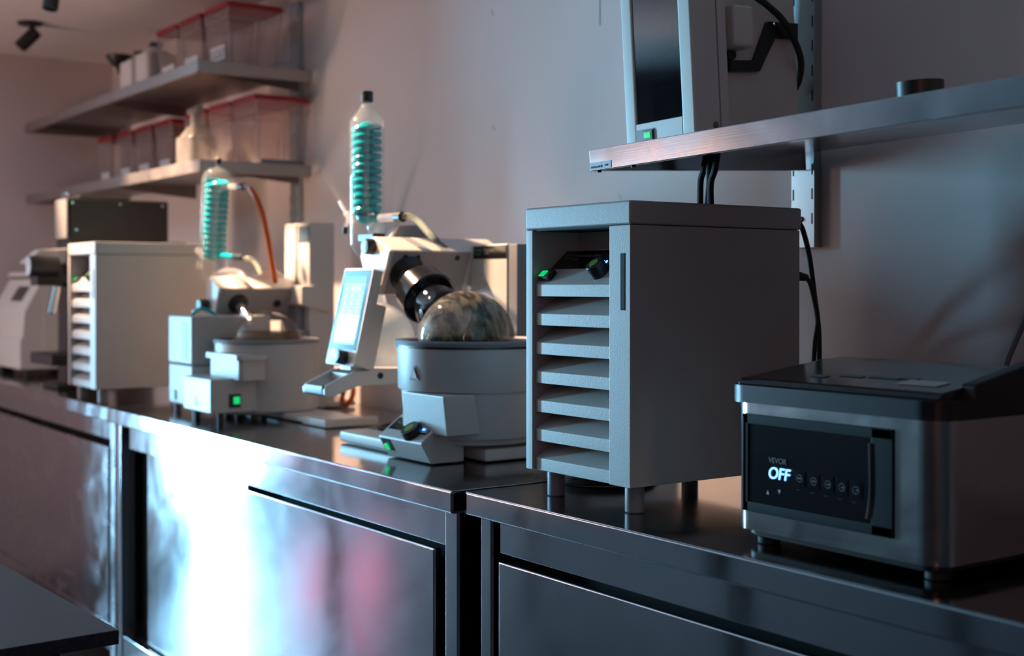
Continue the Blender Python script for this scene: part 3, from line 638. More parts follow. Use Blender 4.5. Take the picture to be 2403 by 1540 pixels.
pf = [(.0165, -.155), (.0165, -.12), (.018, -.105)]+[(R2*math.sin(a+(PI-a)*k/n), -R2*math.cos(a+(PI-a)*k/n)) for k in range(n+1)]
ef = part('evaporating_flask', B().lathe(fl2, ax2, pf, 56), GLASSF, t2, 'clear round flask with tan residue')
part('residue', B().sphere(fl2, R2*.97, 48, 16, 0, PI*.64), BROTH, ef)
# condenser two, tipped slightly
c0 = P(512, 395, 'y', YQ); c1 = P(500, 650, 'y', YQ); dn = (c1-c0).normalized()
hgt = (c1-c0).length
pc = [(.0055, -.016), (.0065, -.002), (.022, .001), (.036, .010), (.044, .024), (.0475, .042), (.0475, hgt*.90), (.045, hgt*.93), (.018, hgt*1.16), (.010, hgt*1.21), (.009, hgt*1.30)]
cn2 = part('condenser', B().lathe(c0, dn, pc, 48), GLASS, t2, 'domed clear glass condenser')
part('screw_cap', B().cyl(c0-dn*.030, c0-dn*.012, .0088, n=20, bev=.001), BLACK, cn2)
def coil_ax(c, d, r, h0, h1, turns, tr, n=18):
    q = d.to_track_quat('Z', 'Y').to_matrix()
    return B().tube([c+d*(h0+(h1-h0)*k/(turns*n))+q@V((r*math.cos(2*PI*k/n), r*math.sin(2*PI*k/n), 0)) for k in range(int(turns*n)+1)], tr, 8, smooth=False)
part('cooling_coil', coil_ax(c0, dn, .0290, .036, hgt*.80, 13, .0084), TEAL, cn2, 'teal liquid filled glass coil')
part('inner_coil', coil_ax(c0, dn, .0135, .036, hgt*.80, 18, .0062), TEAL, cn2)
part('coolant_sump', B().lathe(c0+dn*hgt*.79, dn, [(0, 0), (.030, .002), (.028, .010), (.012, .018), (0, .018)], 28), TEAL, cn2)
part('coolant_outlet', B().tube([P(522, 600, 'y', YQ), P(552, 604, 'y', YQ)], .0088, 14, smooth=False), TEAL, cn2)
part('hose_nut', B().cyl(P(550, 604, 'y', YQ), P(571, 605, 'y', YQ), .0105, n=16, bev=.002), BLACK, cn2)
part('coolant_inlet', B().tube([P(540, 438, 'y', YQ), P(562, 438, 'y', YQ)], .0085, 14, smooth=False), GLASSH, cn2)
part('hose_nut', B().cyl(P(560, 438, 'y', YQ), P(573, 439, 'y', YQ), .0095, n=16, bev=.002), BLACK, cn2)
part('glass_bend', B().tube([P(572, 438, 'y', YQ), P(580, 437, 'y', YQ), P(590, 443, 'y', YQ)], .006, 12), GLASSH, cn2)
part('stopcock', B().tube([P(478, 600, 'y', YQ), P(466, 588, 'y', YQ)], .012, 14, smooth=False).tube([P(466, 612, 'y', YQ), P(463, 630, 'y', YQ)], .004, 10, smooth=False), GLASSH, cn2)
part('vapour_tube', B().tube([P(500, 668, 'y', YQ), P(508, 650, 'y', YQ), P(530, 640, 'y', YQ), P(560, 642, 'y', YQ), P(572, 655, 'y', YQ)], .013, 14), GLASSH, cn2)
part('clear_hose', B().tube([P(570, 606, 'y', YQ), P(588, 608, 'y', 1.54), P(602, 622, 'y', 1.56), P(610, 640, 'y', 1.59)], .0065, 12), CLEARH, t2)
part('orange_hose', B().tube([P(586, 441, 'y', YQ), P(600, 462, 'y', 1.54), P(614, 495, 'y', 1.56), P(625, 540, 'y', 1.59), P(634, 590, 'y', 1.61), P(642, 640, 'y', 1.63), P(645, 662, 'y', 1.64)], .0082, 14), ORANGE, t2, 'long orange rubber hose')
rc = P(502, 810, 'y', YQ); rr = .064
part('receiving_flask', B().lathe(rc, (0, 0, 1), [(rr*math.sin(PI*k/24), -rr*math.cos(PI*k/24)) for k in range(22)]+[(.017, rr), (.014, rr+.02), (.014, rr+.05)], 40), glass('faintly_hazy_glass', (.92, .92, .92), .03, .16, (.75, .72, .70), 1.2), t2, 'clear round receiving flask')

# ---- bath two
c = V((-3.365, 1.53, 0)); ZQ = P(620, 806, 'y', 1.40).z
b2 = thing('heating_bath', 'squat white heating bath with square front box and green switch', 'bath', (c.x, c.y, .9), 'heating baths')
rb_ = .1415
part('vessel', B().lathe((c.x, c.y, 0), (0, 0, 1), [(0, .913), (.124, .913), (.132, .916), (rb_-.001, .924), (rb_, ZQ-.010)], 72), WHITE, b2)
part('rim', B().lathe((c.x, c.y, 0), (0, 0, 1), [(rb_-.012, ZQ-.012), (rb_+.003, ZQ-.010), (rb_+.0045, ZQ-.005), (rb_+.002, ZQ), (rb_-.010, ZQ), (rb_-.014, ZQ-.06)], 72), GREYP, b2)
part('liner', B().lathe((c.x, c.y, 0), (0, 0, 1), [(rb_-.012, ZQ-.002), (rb_-.018, ZQ-.09), (0, ZQ-.095)], 48), SLATE, b2)
f0 = P(432, 957, 'y', 1.32); f1 = P(495, 970, 'y', 1.32); zt_ = P(495, 891, 'y', 1.32).z
bx = part('control_box', B().box(f0.x, f1.x, 1.32, 1.50, .925, zt_, .004, 3), WHITE, b2)
part('front_plate', B().box(f0.x+.002, f1.x-.002, 1.3185, 1.321, .928, zt_-.003, .001), mat('pale_front_plate', (.42, .44, .46), .4), bx)
q = P(460, 950, 'y', 1.318)
tb = bmesh.new(); vs = [tb.verts.new((q.x-.013, 1.3182, q.z-.003)), tb.verts.new((q.x+.013, 1.3182, q.z-.003)), tb.verts.new((q.x, 1.3182, q.z+.024))]; tb.faces.new(vs)
e = bmesh.ops.extrude_face_region(tb, geom=tb.faces[:]); bmesh.ops.translate(tb, vec=(0, -.0006, 0), verts=[v for v in e['geom'] if isinstance(v, bmesh.types.BMVert)]); bmesh.ops.recalc_face_normals(tb, faces=tb.faces)
part('warning_triangle', tb, LABELP, bx)
s0 = P(537, 958, 'x', f1.x); s1 = P(565, 924, 'x', f1.x)
swt = part('power_switch', B().box(f1.x-.004, f1.x+.0015, s0.y, s1.y, s0.z, s1.z, .001), BLACK, b2)
part('switch_light', B().box(f1.x+.0010, f1.x+.0035, s0.y+(s1.y-s0.y)*.38, s1.y-.004, s0.z+.010, s1.z-.008, .001), GREENE, swt)
hz = P(520, 830, 'y', 1.38).z
e0_ = P(484, 830, 'y', 1.38).x; e1_ = P(562, 835, 'y', 1.38).x
hb = B().rbox(e0_, e1_, 1.375, 1.46, hz-.014, hz, .012, .002).rbox(e0_+.012, e1_-.008, 1.384, 1.46, zt_-.004, hz-.012, .012, .002)
part('carry_ledge', hb, WHITE, b2)
for a in (200, 250, 290, 330, 20, 110): part('foot', B().cyl((c.x+.105*math.cos(math.radians(a)), c.y+.105*math.sin(math.radians(a)), .9), (c.x+.105*math.cos(math.radians(a)), c.y+.105*math.sin(math.radians(a)), .92), .009), RUBBER, b2)
for fx in (f0.x+.02, f1.x-.01): part('foot', B().cyl((fx, 1.35, .9), (fx, 1.35, .926), .008), RUBBER, b2)

# ------------------------------------------------------------------ vacuum pump tower beside bath two
y = 1.36; a0 = P(395, 742, 'y', y); a1 = P(448, 742, 'y', y); zb = P(397, 945, 'y', y).z
vp = thing('vacuum_pump', 'narrow white vacuum pump with dark blue strip left of the squat bath', 'pump', ((a0.x+a1.x)/2, y+.1, .9))
x0, x1, yb = a0.x, a1.x+.005, y+.24; zm = P(397, 852, 'y', y).z
part('housing', B().box(x0, x1, y, yb, zm+.002, a1.z, .006, 3), WHITE, vp)
part('lower_housing', B().box(x0+.001, x1-.001, y+.001, yb, zb, zm, .006, 3), WHITE, vp)
part('blue_strip', B().box(P(428, 800, 'y', y).x, P(440, 800, 'y', y).x, y-.0012, y+.002, P(430, 844, 'y', y).z, P(430, 755, 'y', y).z, .0005), TEALD, vp, 'dark blue front strip')
q = P(410, 927, 'y', y); sw_ = part('power_switch', B().box(q.x-.012, q.x+.012, y-.002, y+.002, q.z-.014, q.z+.016, .001), BLACK, vp)
part('switch_light', B().box(q.x-.007, q.x+.007, y-.0035, y-.001, q.z-.008, q.z+.010, .001), mat('green_switch_cap', (.02, .22, .07), .4), sw_)
for fx, fy in ((x0+.02, y+.02), (x1-.02, y+.02), (x0+.02, yb-.02), (x1-.02, yb-.02)): part('foot', B().cyl((fx, fy, .9), (fx, fy, zb+.001), .010), GREYP, vp)
part('teal_hose', B().tube([V((x0+.06, y+.05, a1.z)), V((x0+.075, y+.05, a1.z+.010)), V((x0+.10, y+.06, a1.z+.018)), V((x0+.115, y+.08, a1.z+.012)), V((x0+.12, y+.10, a1.z-.002))], .006), TEAL, vp)

# ------------------------------------------------------------------ coil of black cable under the near chiller and cords
cc_ = V((-1.905, 1.545, .905)); b = B()
for k in range(3): b.ring((cc_.x+.002*k, cc_.y-.003*k, .9055+.004*k), (0, 0, 1), .100-.003*k, .0052, 56, 8)
o = part('coiled_cable', b, RUBBER, None, org=(cc_.x, cc_.y, .9)); meta(o, 'black cable coiled flat on the bench under the near chiller', 'cable')
def cable(pts, r, label, m=RUBBER, name='power_cable', cat='cable', group=None):
    p = V(pts[-1]); o = part(name, B().tube(pts, r, 10), m, None, org=(p.x, p.y, p.z)); return meta(o, label, cat, group)
cable([P(1872, 520, 'y', 1.77), P(1884, 540, 'y', 1.78), P(1899, 600, 'y', 1.80), P(1911, 690, 'y', 1.83), P(1921, 770, 'y', 1.85), P(1923, 850, 'y', 1.87), P(1926, 960, 'y', 1.875), P(1930, 1095, 'y', 1.88)], .0048, 'black power cord dropping from the top back of the near chiller')
cable([P(1890, 651, 'y', 1.76), P(1902, 668, 'y', 1.78), P(1914, 720, 'y', 1.81), P(1919, 755, 'y', 1.83), P(1913, 800, 'y', 1.84), P(1910, 850, 'y', 1.85), P(1908, 960, 'y', 1.855), P(1912, 1095, 'y', 1.86)], .0042, 'thinner black power cord with a plug in the back of the near chiller')
o = part('plug', B().cyl(P(1872, 648, 'y', 1.745), P(1894, 652, 'y', 1.765), .0085, .0062, bev=.001), RUBBER, None, org=P(1880, 650, 'y', 1.75)); meta(o, 'black plug in the back of the near chiller', 'plug')
cable([P(2420, 720, 'y', 1.86), P(2398, 770, 'y', 1.85), P(2378, 815, 'y', 1.83), P(2362, 860, 'y', 1.82), P(2350, 940, 'y', 1.82), P(2345, 1100, 'y', 1.82)], .0042, 'grey cord on the wall at the right edge, behind the vacuum sealer', GREYP)
# tangle behind evaporator one, on the bench
for i, (pts, m, lb) in enumerate((
    ([V((-2.95, 1.75, .907)), V((-2.85, 1.60, .907)), V((-2.72, 1.66, .907)), V((-2.62, 1.80, .907)), V((-2.45, 1.86, .907))], RUBBER, 'thin black cord curling on the bench behind the evaporator handle'),
    ([V((-3.05, 1.86, .908)), V((-2.86, 1.72, .918)), V((-2.70, 1.80, .908)), V((-2.6, 1.88, .908))], RUBBER, 'black cord lying by the wall behind the evaporator handle'))):
    cable(pts, .006, lb, m)
o = part('orange_coil', B().ring(P(816, 935, 'y', 1.80)+V((0, 0, .01)), (0, -1, .3), .030, .008, 30, 10), ORANGE, None, org=P(816, 935, 'y', 1.80)); meta(o, 'loop of orange hose hanging behind the evaporator handle', 'hose')

# ------------------------------------------------------------------ things far left
# black bench press with gauge
bp = thing('bench_press', 'tall black press with round gauge and chrome lever behind far chiller', 'press', (-4.5, 1.5, .9))
XB = -4.40
q0 = P(165, 458, 'x', XB); q1 = P(395, 478, 'x', XB)
part('motor_housing', B().box(XB-.16, XB, q0.y, q1.y, 1.30, 1.553, .004), BLKMET, bp)
part('housing_cover', B().box(XB-.155, XB-.005, q0.y+.03, q0.y+.20, 1.553, 1.566, .006), BLKMET, bp)
for py_, f in ((472, .02), (478, .5), (484, .94)):
    part('cover_screw', B().lathe((XB, q0.y+(q1.y-q0.y)*f, 1.538), (1, 0, 0), [(0, .002), (.003, .002), (.005, 0)], 12), CHROME, bp)
part('cover_screw', B().lathe((XB, q0.y+.02, 1.448), (1, 0, 0), [(0, .002), (.003, .002), (.005, 0)], 12), CHROME, bp)
part('splash_shield', B().box(XB-.135, XB-.004, q0.y-.012, q0.y-.006, 1.42, 1.552, .001), mat('smoked_panel', (.22, .21, .20), .3), bp, 'grey translucent front shield')
part('top_clip', B().tube([(XB-.03, q0.y-.014, 1.55), (XB-.028, q0.y-.014, 1.566), (XB+.002, q0.y-.010, 1.566), (XB+.004, q0.y-.010, 1.545)], .0045, 10), CHROME, bp)
cl = P(150, 700, 'y', 1.36)
part('column', B().box(cl.x-.075, cl.x+.035, 1.36, 1.50, .903, 1.44, .004), BLKMET, bp)
hx = P(125, 575, 'y', 1.28)
part('press_head', B().prism([(1.16, 1.335), (1.21, 1.382), (1.34, 1.388), (1.34, 1.335)], 'x', hx.x+.02, hx.x+.10, .005), CREAMP, bp, 'cream press head')
part('head_block', B().box(hx.x+.01, hx.x+.10, 1.20, 1.37, 1.262, 1.334, .004), BLKMET, bp)
gc = P(98, 625, 'y', 1.20); gc2 = V((gc.x+.01, 1.17, gc.z))
gg = part('gauge', B().cyl((gc2.x, 1.155, gc2.z), (gc2.x, 1.25, gc2.z), .034, n=32, bev=.003), BLACK, bp)
part('gauge_dial', B().cyl((gc2.x, 1.1535, gc2.z), (gc2.x, 1.1545, gc2.z), .029, n=32), LABELP, gg)
part('gauge_pointer', slab((gc2.x-.001, 1.1532, gc2.z), (1, 0, 0), (.4, 0, 1), .002, .020, .0006), INK, gg)
l0 = P(134, 672, 'y', 1.24); l1 = P(121, 738, 'y', 1.22); part('lever', B().cyl(l0, l1, .012, .013, n=20, bev=.003), CHROME, bp, 'chrome lever')
part('lever_pivot', B().cyl(l0+V((-.01, .02, .01)), l0+V((.03, .10, .015)), .013), BLKMET, bp)
ty = 1.235; tz = P(100, 860, 'y', ty).z; ta = P(58, 845, 'y', ty); tb_ = P(150, 845, 'y', 1.30)
part('press_table', B().box(ta.x+.05, tb_.x+.07, ty+.005, 1.45, tz+.004, tz+.042, .004), BLKMET, bp)
part('base_plate', B().box(cl.x-.12, cl.x+.06, 1.32, 1.60, .9, .914, .003), BLKMET, bp)
# white instrument
ins = thing('lab_instrument', 'white cabinet instrument with sloping face and dark screen at left edge', 'instrument', (-5.5, 1.58, .9))
XI = -5.32
Lz = lambda px, py, yy=1.37: P(px, py, 'y', yy).z
prf = [(1.37, .93), (1.37, 1.05), (1.385, 1.055), (1.385, 1.16), (1.455, 1.275), (1.455, 1.29), (1.75, 1.29), (1.75, .93)]
part('cabinet', B().prism(prf, 'x', XI-.50, XI, .004), WHITE2, ins)
part('top_lid', B().box(XI-.50, XI+.003, 1.45, 1.76, 1.298, 1.318, .005), WHITE2, ins)
part('lid_seam', B().box(XI-.49, XI-.002, 1.456, 1.75, 1.288, 1.300), DARKIN, ins)
us_ = V((0, .07, .115)).normalized(); ns_ = V((1, 0, 0)).cross(us_)
part('dark_screen', slab(V((XI-.30, 1.385, 1.16))+us_*.045+ns_*.0004, (1, 0, 0), us_, .17, .07, .001), GLOSSB, ins)
part('side_panel', B().box(XI-.001, XI+.002, 1.46, 1.74, .96, 1.24, .001), WHITE2, ins)
part('service_label', B().box(XI+.0015, XI+.0025, 1.53, 1.57, .955, .99), YEL, ins, 'yellow sticker')
for fx in (XI-.03, XI-.42):
    for fy in (1.40, 1.70): part('foot', B().box(fx-.03, fx+.02, fy, fy+.05, .9, .931, .003), BLACK, ins)

# ------------------------------------------------------------------ left shelves, rails and their load
def shelf(label, x0, x1, y0, z1, h=.036):
    t = thing('steel_shelf', label, 'shelf', ((x0+x1)/2, (y0+W)/2, z1), 'steel wall shelves')
    part('shelf_top', B().box(x0, x1, y0, W-.02, z1-.002, z1, .0005), STEELS, t)
    part('front_lip', B().box(x0, x1, y0, y0+.0022, z1-h, z1-.001, .0008), STEELS, t)
    part('end_lip', B().box(x1-.0022, x1, y0+.001, W-.02, z1-h, z1-.001, .0008), STEELS, t)
    part('end_lip', B().box(x0, x0+.0022, y0+.001, W-.02, z1-h, z1-.001, .0008), STEELS, t)
    part('bottom_return', B().box(x0, x1, y0+.001, y0+.014, z1-h, z1-h+.002).box(x1-.014, x1-.001, y0, W-.02, z1-h, z1-h+.002), STEELS, t)
    for bx_ in (x1-.09, (x0+x1)/2, x0+.12):
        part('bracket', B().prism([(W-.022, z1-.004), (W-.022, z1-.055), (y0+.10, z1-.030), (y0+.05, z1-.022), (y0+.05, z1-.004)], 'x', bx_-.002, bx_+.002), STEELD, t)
    return t
XS = -3.833
shelf('upper steel wall shelf holding the three larger lidded bins', -5.80, XS, 1.515, 1.955, .037)
shelf('lower steel wall shelf with a row of lidded bins and a milky bottle', -5.80, XS, 1.520, 1.650, .037)
def rail(label, xc, z0, z1, wd=.056, screws=()):
    t = thing('wall_rail', label, 'rail', (xc, W, z0), 'slotted wall rails')
    part('channel', B().box(xc-wd/2, xc+wd/2, W-.020, W-.0005, z0, z1, .0012), GALV, t)
    b = B(); zz = z0+.045; k = 0
    while zz < z1-.03:
        for sx in (-wd/2+.005, wd/2-.006): b.box(xc+sx-.0013, xc+sx+.0013, W-.0206, W-.0195, zz, zz+.021)
        zz += .047
    part('slots', b, DARKIN, t)
    for sz in screws:
        part('rail_screw', B().lathe((xc-.003, W-.0205, sz), (0, -1, 0), [(0, .003), (.003, .003), (.0055, .0005), (.0055, 0)], 20), mat('rusty_screw', (.25, .13, .10), .4, .8), t)
    return t
rail('slotted steel rail under the lower left shelf beside the tower top', -3.965, 1.40, 2.20)
rail('slotted steel rail at the far end of the left shelves', -5.65, 1.40, 2.20)
rl = P(1857, 500, 'y', W-.02).x; rr_ = P(1911, 500, 'y', W-.02).x
rail('slotted steel rail behind the near chiller, holding the right shelf', (rl+rr_)/2, P(1911, 581, 'y', W-.02).z, 2.23, rr_-rl, (P(1884, 515, 'y', W-.02).z,))

def bin_(name, x1, y0, z0, wd, dp, h, label, group, lab=None, txt=None):
    t = thing(name, label, 'bin', (x1-wd/2, y0+dp/2, z0), group)
    x0 = x1-wd; tp = .012
    lo = [(x0+tp, y0+tp), (x1-tp, y0+tp), (x1-tp, y0+dp-tp), (x0+tp, y0+dp-tp)]; hi = [(x0, y0), (x1, y0), (x1, y0+dp), (x0, y0+dp)]
    bm = bmesh.new(); a = [bm.verts.new((p[0], p[1], z0+.001)) for p in lo]; m_ = [bm.verts.new((q_[0]+(p[0]-q_[0])*.2, q_[1]+(p[1]-q_[1])*.2, z0+h*.78)) for p, q_ in zip(lo, hi)]
    m2 = [bm.verts.new((p[0], p[1], z0+h*.80)) for p in hi]; c_ = [bm.verts.new((p[0], p[1], z0+h)) for p in hi]
    bm.faces.new(a)
    for r0, r1 in ((a, m_), (m_, m2), (m2, c_)):
        for k in range(4): bm.faces.new((r0[k], r0[(k+1) % 4], r1[(k+1) % 4], r1[k]))
    bmesh.ops.recalc_face_normals(bm, faces=bm.faces)
    part('tub', bm, BINP, t, angle=20)
    for (q0_, q1_) in zip(lo, hi):
        part('corner_rib', B().tube([(q0_[0], q0_[1], z0+.002), (q0_[0]+(q1_[0]-q0_[0])*.75, q0_[1]+(q1_[1]-q0_[1])*.75, z0+h*.78), (q1_[0], q1_[1], z0+h*.81), (q1_[0], q1_[1], z0+h-.002)], .0022, 6, smooth=False), RIBP, t)
    part('rim_band', B().tube([(x0, y0, z0+h*.79), (x1, y0, z0+h*.79), (x1, y0+dp, z0+h*.79)], .0016, 6, smooth=False), RIBP, t)
    part('lid', B().rbox(x0-.004, x1+.004, y0-.005, y0+dp+.004, z0+h, z0+h+.010, .014, .003), REDLID, t)
    part('lid_skirt', B().rbox(x0-.006, x1+.006, y0-.007, y0+dp+.006, z0+h-.006, z0+h+.003, .014, .001), REDLID, t)
    if lab:
        lp = part('paper_label', slab((x0+wd*.18, y0+.006, z0+h*.12), (1, 0, 0), (0, -.04, 1), wd*.62, h*.24, .0006), LABELP, t)
        if txt: text('label_lettering', txt, h*.2, (x0+wd*.22, y0+.0045, z0+h*.17), (1, 0, 0), (0, -.04, 1), FAINT, lp)
    return t
low = [-3.862, -4.062, -4.285, -4.600, -4.820, -5.035, -5.285]
names = ['clear bin with red lid at the near end of the lower shelf', 'sunlit clear bin with red lid, second along the lower shelf', 'clear bin with red lid half hidden behind the milky bottle',
         'clear bin with red lid just left of the milky bottle', 'clear red-lidded bin, third from the far end of lower shelf', 'clear red-lidded bin, second from the far end of lower shelf', 'clear red-lidded bin at the far end of the lower shelf']
for k, (x, lb) in enumerate(zip(low, names)):
    bin_('storage_bin', x, 1.720, 1.651, .182 if k < 3 else .165, .185, .210, lb, 'red-lidded bins on the shelves', k > 2)
for k, (x, lb) in enumerate(zip([-3.862, -4.088, -4.300], ['large clear red-lidded bin at the near end of the upper shelf', 'middle clear red-lidded bin on the upper shelf', 'clear red-lidded bin beside the milky canisters on the upper shelf'])):
    bin_('storage_bin', x, 1.625, 1.956, .182, .185, .188, lb, 'red-lidded bins on the shelves', True, 'CCX7' if k == 0 else None)
# milky canisters with black caps
def canister(x1, y0, z0, wd, dp, h, lb):
    t = thing('canister', lb, 'canister', (x1-wd/2, y0+dp/2, z0), 'milky canisters on the upper shelf')
    b = B().rbox(x1-wd, x1, y0, y0+dp, z0, z0+h*.82, .02, .006).lathe((x1-wd/2, y0+dp/2, z0+h*.80), (0, 0, 1), [(min(wd, dp)*.46, 0), (min(wd, dp)*.36, h*.10), (.02, h*.16), (.02, h*.2)], 24)
    part('body', b, HDPE, t); part('cap', B().cyl((x1-wd/2, y0+dp/2, z0+h*.99), (x1-wd/2, y0+dp/2, z0+h*1.10), .024, n=24, bev=.002), BLACK, t); return t
canister(-4.70, 1.60, 1.956, .125, .12, .158, 'milky canister with black cap, the farther one on upper shelf')
canister(-4.535, 1.60, 1.956, .125, .12, .165, 'milky canister with black cap, the one next to the red-lidded bins')
fx = P(281, 130, 'y', 1.66); ft = thing('funnel_bottle', 'clear bottle topped with a black funnel at the far end of upper shelf', 'bottle', (fx.x, 1.66, 1.956))
part('bottle_body', B().lathe((fx.x, 1.66, 1.956), (0, 0, 1), [(0, 0), (.040, 0), (.040, .09), (.018, .125), (.018, .14)], 28), BINP, ft)
part('funnel', B().lathe((fx.x, 1.66, 1.956), (0, 0, 1), [(.012, .125), (.016, .145), (.034, .158), (.052, .185), (.052, .192), (0, .19)], 28), BLACK, ft)
q = P(662, 140, 'y', 1.86)
o = part('wrapped_roll', B().rbox(q.x-.03, q.x+.055, 1.83, 1.90, 1.956, 1.995, .012, .004), mat('pale_blue_wrap', (.42, .47, .50), .5), None, org=(q.x, 1.86, 1.956)); meta(o, 'pale blue wrapped packet at the wall end of the upper shelf', 'packet')
# milky bottle on the lower shelf, in front of the bins
q = P(455, 330, 'y', 1.60); wb = thing('wash_bottle', 'tall milky plastic bottle with handle in front of the lower bins', 'bottle', (q.x, 1.60, 1.651))
part('bottle_body', B().rbox(q.x-.085, q.x+.065, 1.565, 1.66, 1.651, 1.745, .025, .006).hexa([(q.x-.078, 1.572, 1.742), (q.x+.058, 1.572, 1.742), (q.x+.058, 1.65, 1.742), (q.x-.078, 1.65, 1.742), (q.x-.030, 1.59, 1.785), (q.x+.030, 1.59, 1.785), (q.x+.030, 1.63, 1.785), (q.x-.030, 1.63, 1.785)], .006), MILKY, wb)
part('bottle_neck', B().cyl((q.x, 1.61, 1.78), (q.x, 1.61, 1.825), .020), MILKY, wb)
part('spray_head', B().hexa([(q.x-.06, 1.60, 1.825), (q.x+.025, 1.60, 1.825), (q.x+.025, 1.625, 1.825), (q.x-.06, 1.625, 1.825), (q.x-.065, 1.60, 1.843), (q.x+.022, 1.60, 1.848), (q.x+.022, 1.625, 1.848), (q.x-.065, 1.625, 1.843)], .003).box(q.x-.045, q.x-.037, 1.605, 1.62, 1.79, 1.826), MILKY, wb)
q = P(640, 378, 'y', 1.80)
o = part('steel_tray', B().box(-4.03, -3.872, 1.74, 1.89, 1.6530, 1.668, .003), GREYP, None, org=(-3.95, 1.8, 1.651)); meta(o, 'shallow dark tray seen through the near bin of lower shelf', 'tray')

# ------------------------------------------------------------------ the right shelf, leaning forward a little on its brackets
MS = Matrix.Translation((-1.740, 1.382, 1.492)) @ Matrix.Rotation(math.radians(-2.014), 4, 'Z') @ Matrix.Rotation(math.radians(-.914), 4, 'Y') @ Matrix.Rotation(math.radians(2.764), 4, 'X')
def on_shelf(name, label, cat, base, group=None):
    t = thing(name, label, cat, base, group); t.matrix_world = MS @ Matrix.Translation(V(base)); return t
rs = on_shelf('steel_shelf', 'steel wall shelf at the right carrying the window-fronted pump cabinet', 'shelf', (0, 0, 0), 'steel wall shelves')
D = .512; H = .036; LX = 2.2
part('shelf_top', B().box(0, LX, .0, D, -.002, 0, .0005), STEELR, rs)
part('front_lip', B().box(0, LX, -.0004, .002, -H, -.0004, .0012, 3), STEELR, rs)
part('end_lip', B().box(0, .002, .001, D, -H, -.001, .0008), STEELR, rs)
part('bottom_return', B().box(0, LX, .001, .013, -H, -H+.0015), STEELR, rs)
part('end_return', B().box(.001, .014, .002, D, -H, -H+.0015), STEELR, rs)
PL = lambda px, py, ax, val: P(px, py, ax, val, MS)
q = PL(1384, 398, 'y', -.0008)
lb1 = part('shelf_label', B().box(.002, .034, -.0012, -.0004, -H+.001, -H+.0135), LABELP, rs, 'white paper label reading DISTILLATION')
text('label_lettering', 'DISTILLATION', .0050, (.0045, -.0013, -H+.004), (1, 0, 0), (0, 0, 1), INK, lb1)
lb2 = part('shelf_label', B().box(.035, .060, -.0012, -.0004, -H+.001, -H+.0135), LABELP, rs, 'white paper label reading LINE')
text('label_lettering', 'LINE', .0050, (.0430, -.0013, -H+.005), (1, 0, 0), (0, 0, 1), INK, lb2)
for sx in (.012, .105): part('bolt', B().cyl((sx, .010, -H-.003), (sx, .010, -H+.001), .004, n=12), BLKMET, rs)

# pump cabinet
yf = .19
g0 = PL(1470, 337, 'y', yf); g1 = PL(1603, 300, 'y', yf); g2 = PL(1637, 300, 'y', yf+.004)
x0, x1 = g0.x, g2.x; ht = .46
pc_ = on_shelf('pump_cabinet', 'cream instrument cabinet with dark window on the right shelf', 'instrument', (x0+.08, yf+.15, 0))
dz = PL(1690, 200, 'x', x1).y; ds = PL(1712, 200, 'x', x1).y; dend = min(PL(1872, 200, 'x', x1-.040).y, D-.006)
wx0 = PL(1492, 290, 'y', yf).x; wx1 = PL(1599, 280, 'y', yf).x; wz0 = PL(1545, 283, 'y', yf).z
b = B(); b.box(x0, wx0, yf, dz, .001, ht, .004); b.box(wx1, x1, yf, dz, .001, ht, .006, 3); b.box(wx0-.001, wx1+.001, yf+.001, dz, .001, wz0, .001); b.box(wx0-.001, wx1+.001, dz-.01, dz, wz0, ht)
part('front_housing', b, CREAMP, pc_)
part('rear_housing', B().box(x0+.004, x1-.002, dz+.002, ds, .001, ht, .002).box(x0+.01, x1-.040, ds, dend, .001, ht, .003), CREAMP, pc_)
part('housing_seam', B().box(x0+.006, x1-.006, dz-.001, dz+.003, .002, ht-.002), DARKIN, pc_)
cs = PL(1680, 293, 'x', x1); part('side_screw', B().lathe((x1, cs.y, cs.z), (1, 0, 0), [(0, .001), (.0035, .0022), (.006, .001), (.0065, 0)], 20), mat('brass_screw', (.22, .17, .12), .35, .9), pc_)
part('window_pane', B().box(wx0-.001, wx1+.001, yf+.004, yf+.0065, wz0, ht-.01), WINP, pc_, 'dark see-through window')
# inside the window: two pump heads, glass and hose
pm = part('pump_insides', B().box(wx0, wx1, yf+.05, yf+.054, wz0, ht-.01), SLATE, pc_)
for px, py, r in ((1572, 55, .030), (1570, 255, .030)):
    q = PL(px, py, 'y', yf+.045); part('pump_head', B().cyl((q.x, yf+.05, q.z), (q.x, yf+.028, q.z), r, n=32, bev=.004), BLACK, pc_)
    for a in range(5): part('head_bolt', B().cyl((q.x+r*.78*math.cos(a*1.256), yf+.029, q.z+r*.78*math.sin(a*1.256)), (q.x+r*.78*math.cos(a*1.256), yf+.026, q.z+r*.78*math.sin(a*1.256)), .0025, n=10), CHROME, pc_)
part('inner_hose', B().tube([PL(1580, 95, 'y', yf+.03), PL(1578, 125, 'y', yf+.03), PL(1555, 145, 'y', yf+.025), PL(1533, 160, 'y', yf+.025), PL(1530, 195, 'y', yf+.03), PL(1540, 220, 'y', yf+.035)], .0042), CLEARH, pc_)
part('inner_pipe', B().tube([PL(1548, 215, 'y', yf+.035), PL(1582, 212, 'y', yf+.035)], .009, smooth=False), mat('dark_teal_part', (.03, .10, .11), .3), pc_)
part('inner_plate', B().tube([PL(1535, 180, 'y', yf+.045), PL(1595, 150, 'y', yf+.045)], .010, smooth=False), GREYP, pc_)
s0 = PL(1494, 330, 'y', yf); s1 = PL(1534, 300, 'y', yf)
part('switch_recess', B().box(s0.x, s1.x, yf-.0006, yf+.0008, .002, s1.z, .0003), mat('brown_recess', (.20, .15, .14), .5), pc_)
k0 = PL(1511, 330, 'y', yf); k1 = PL(1533, 303, 'y', yf)
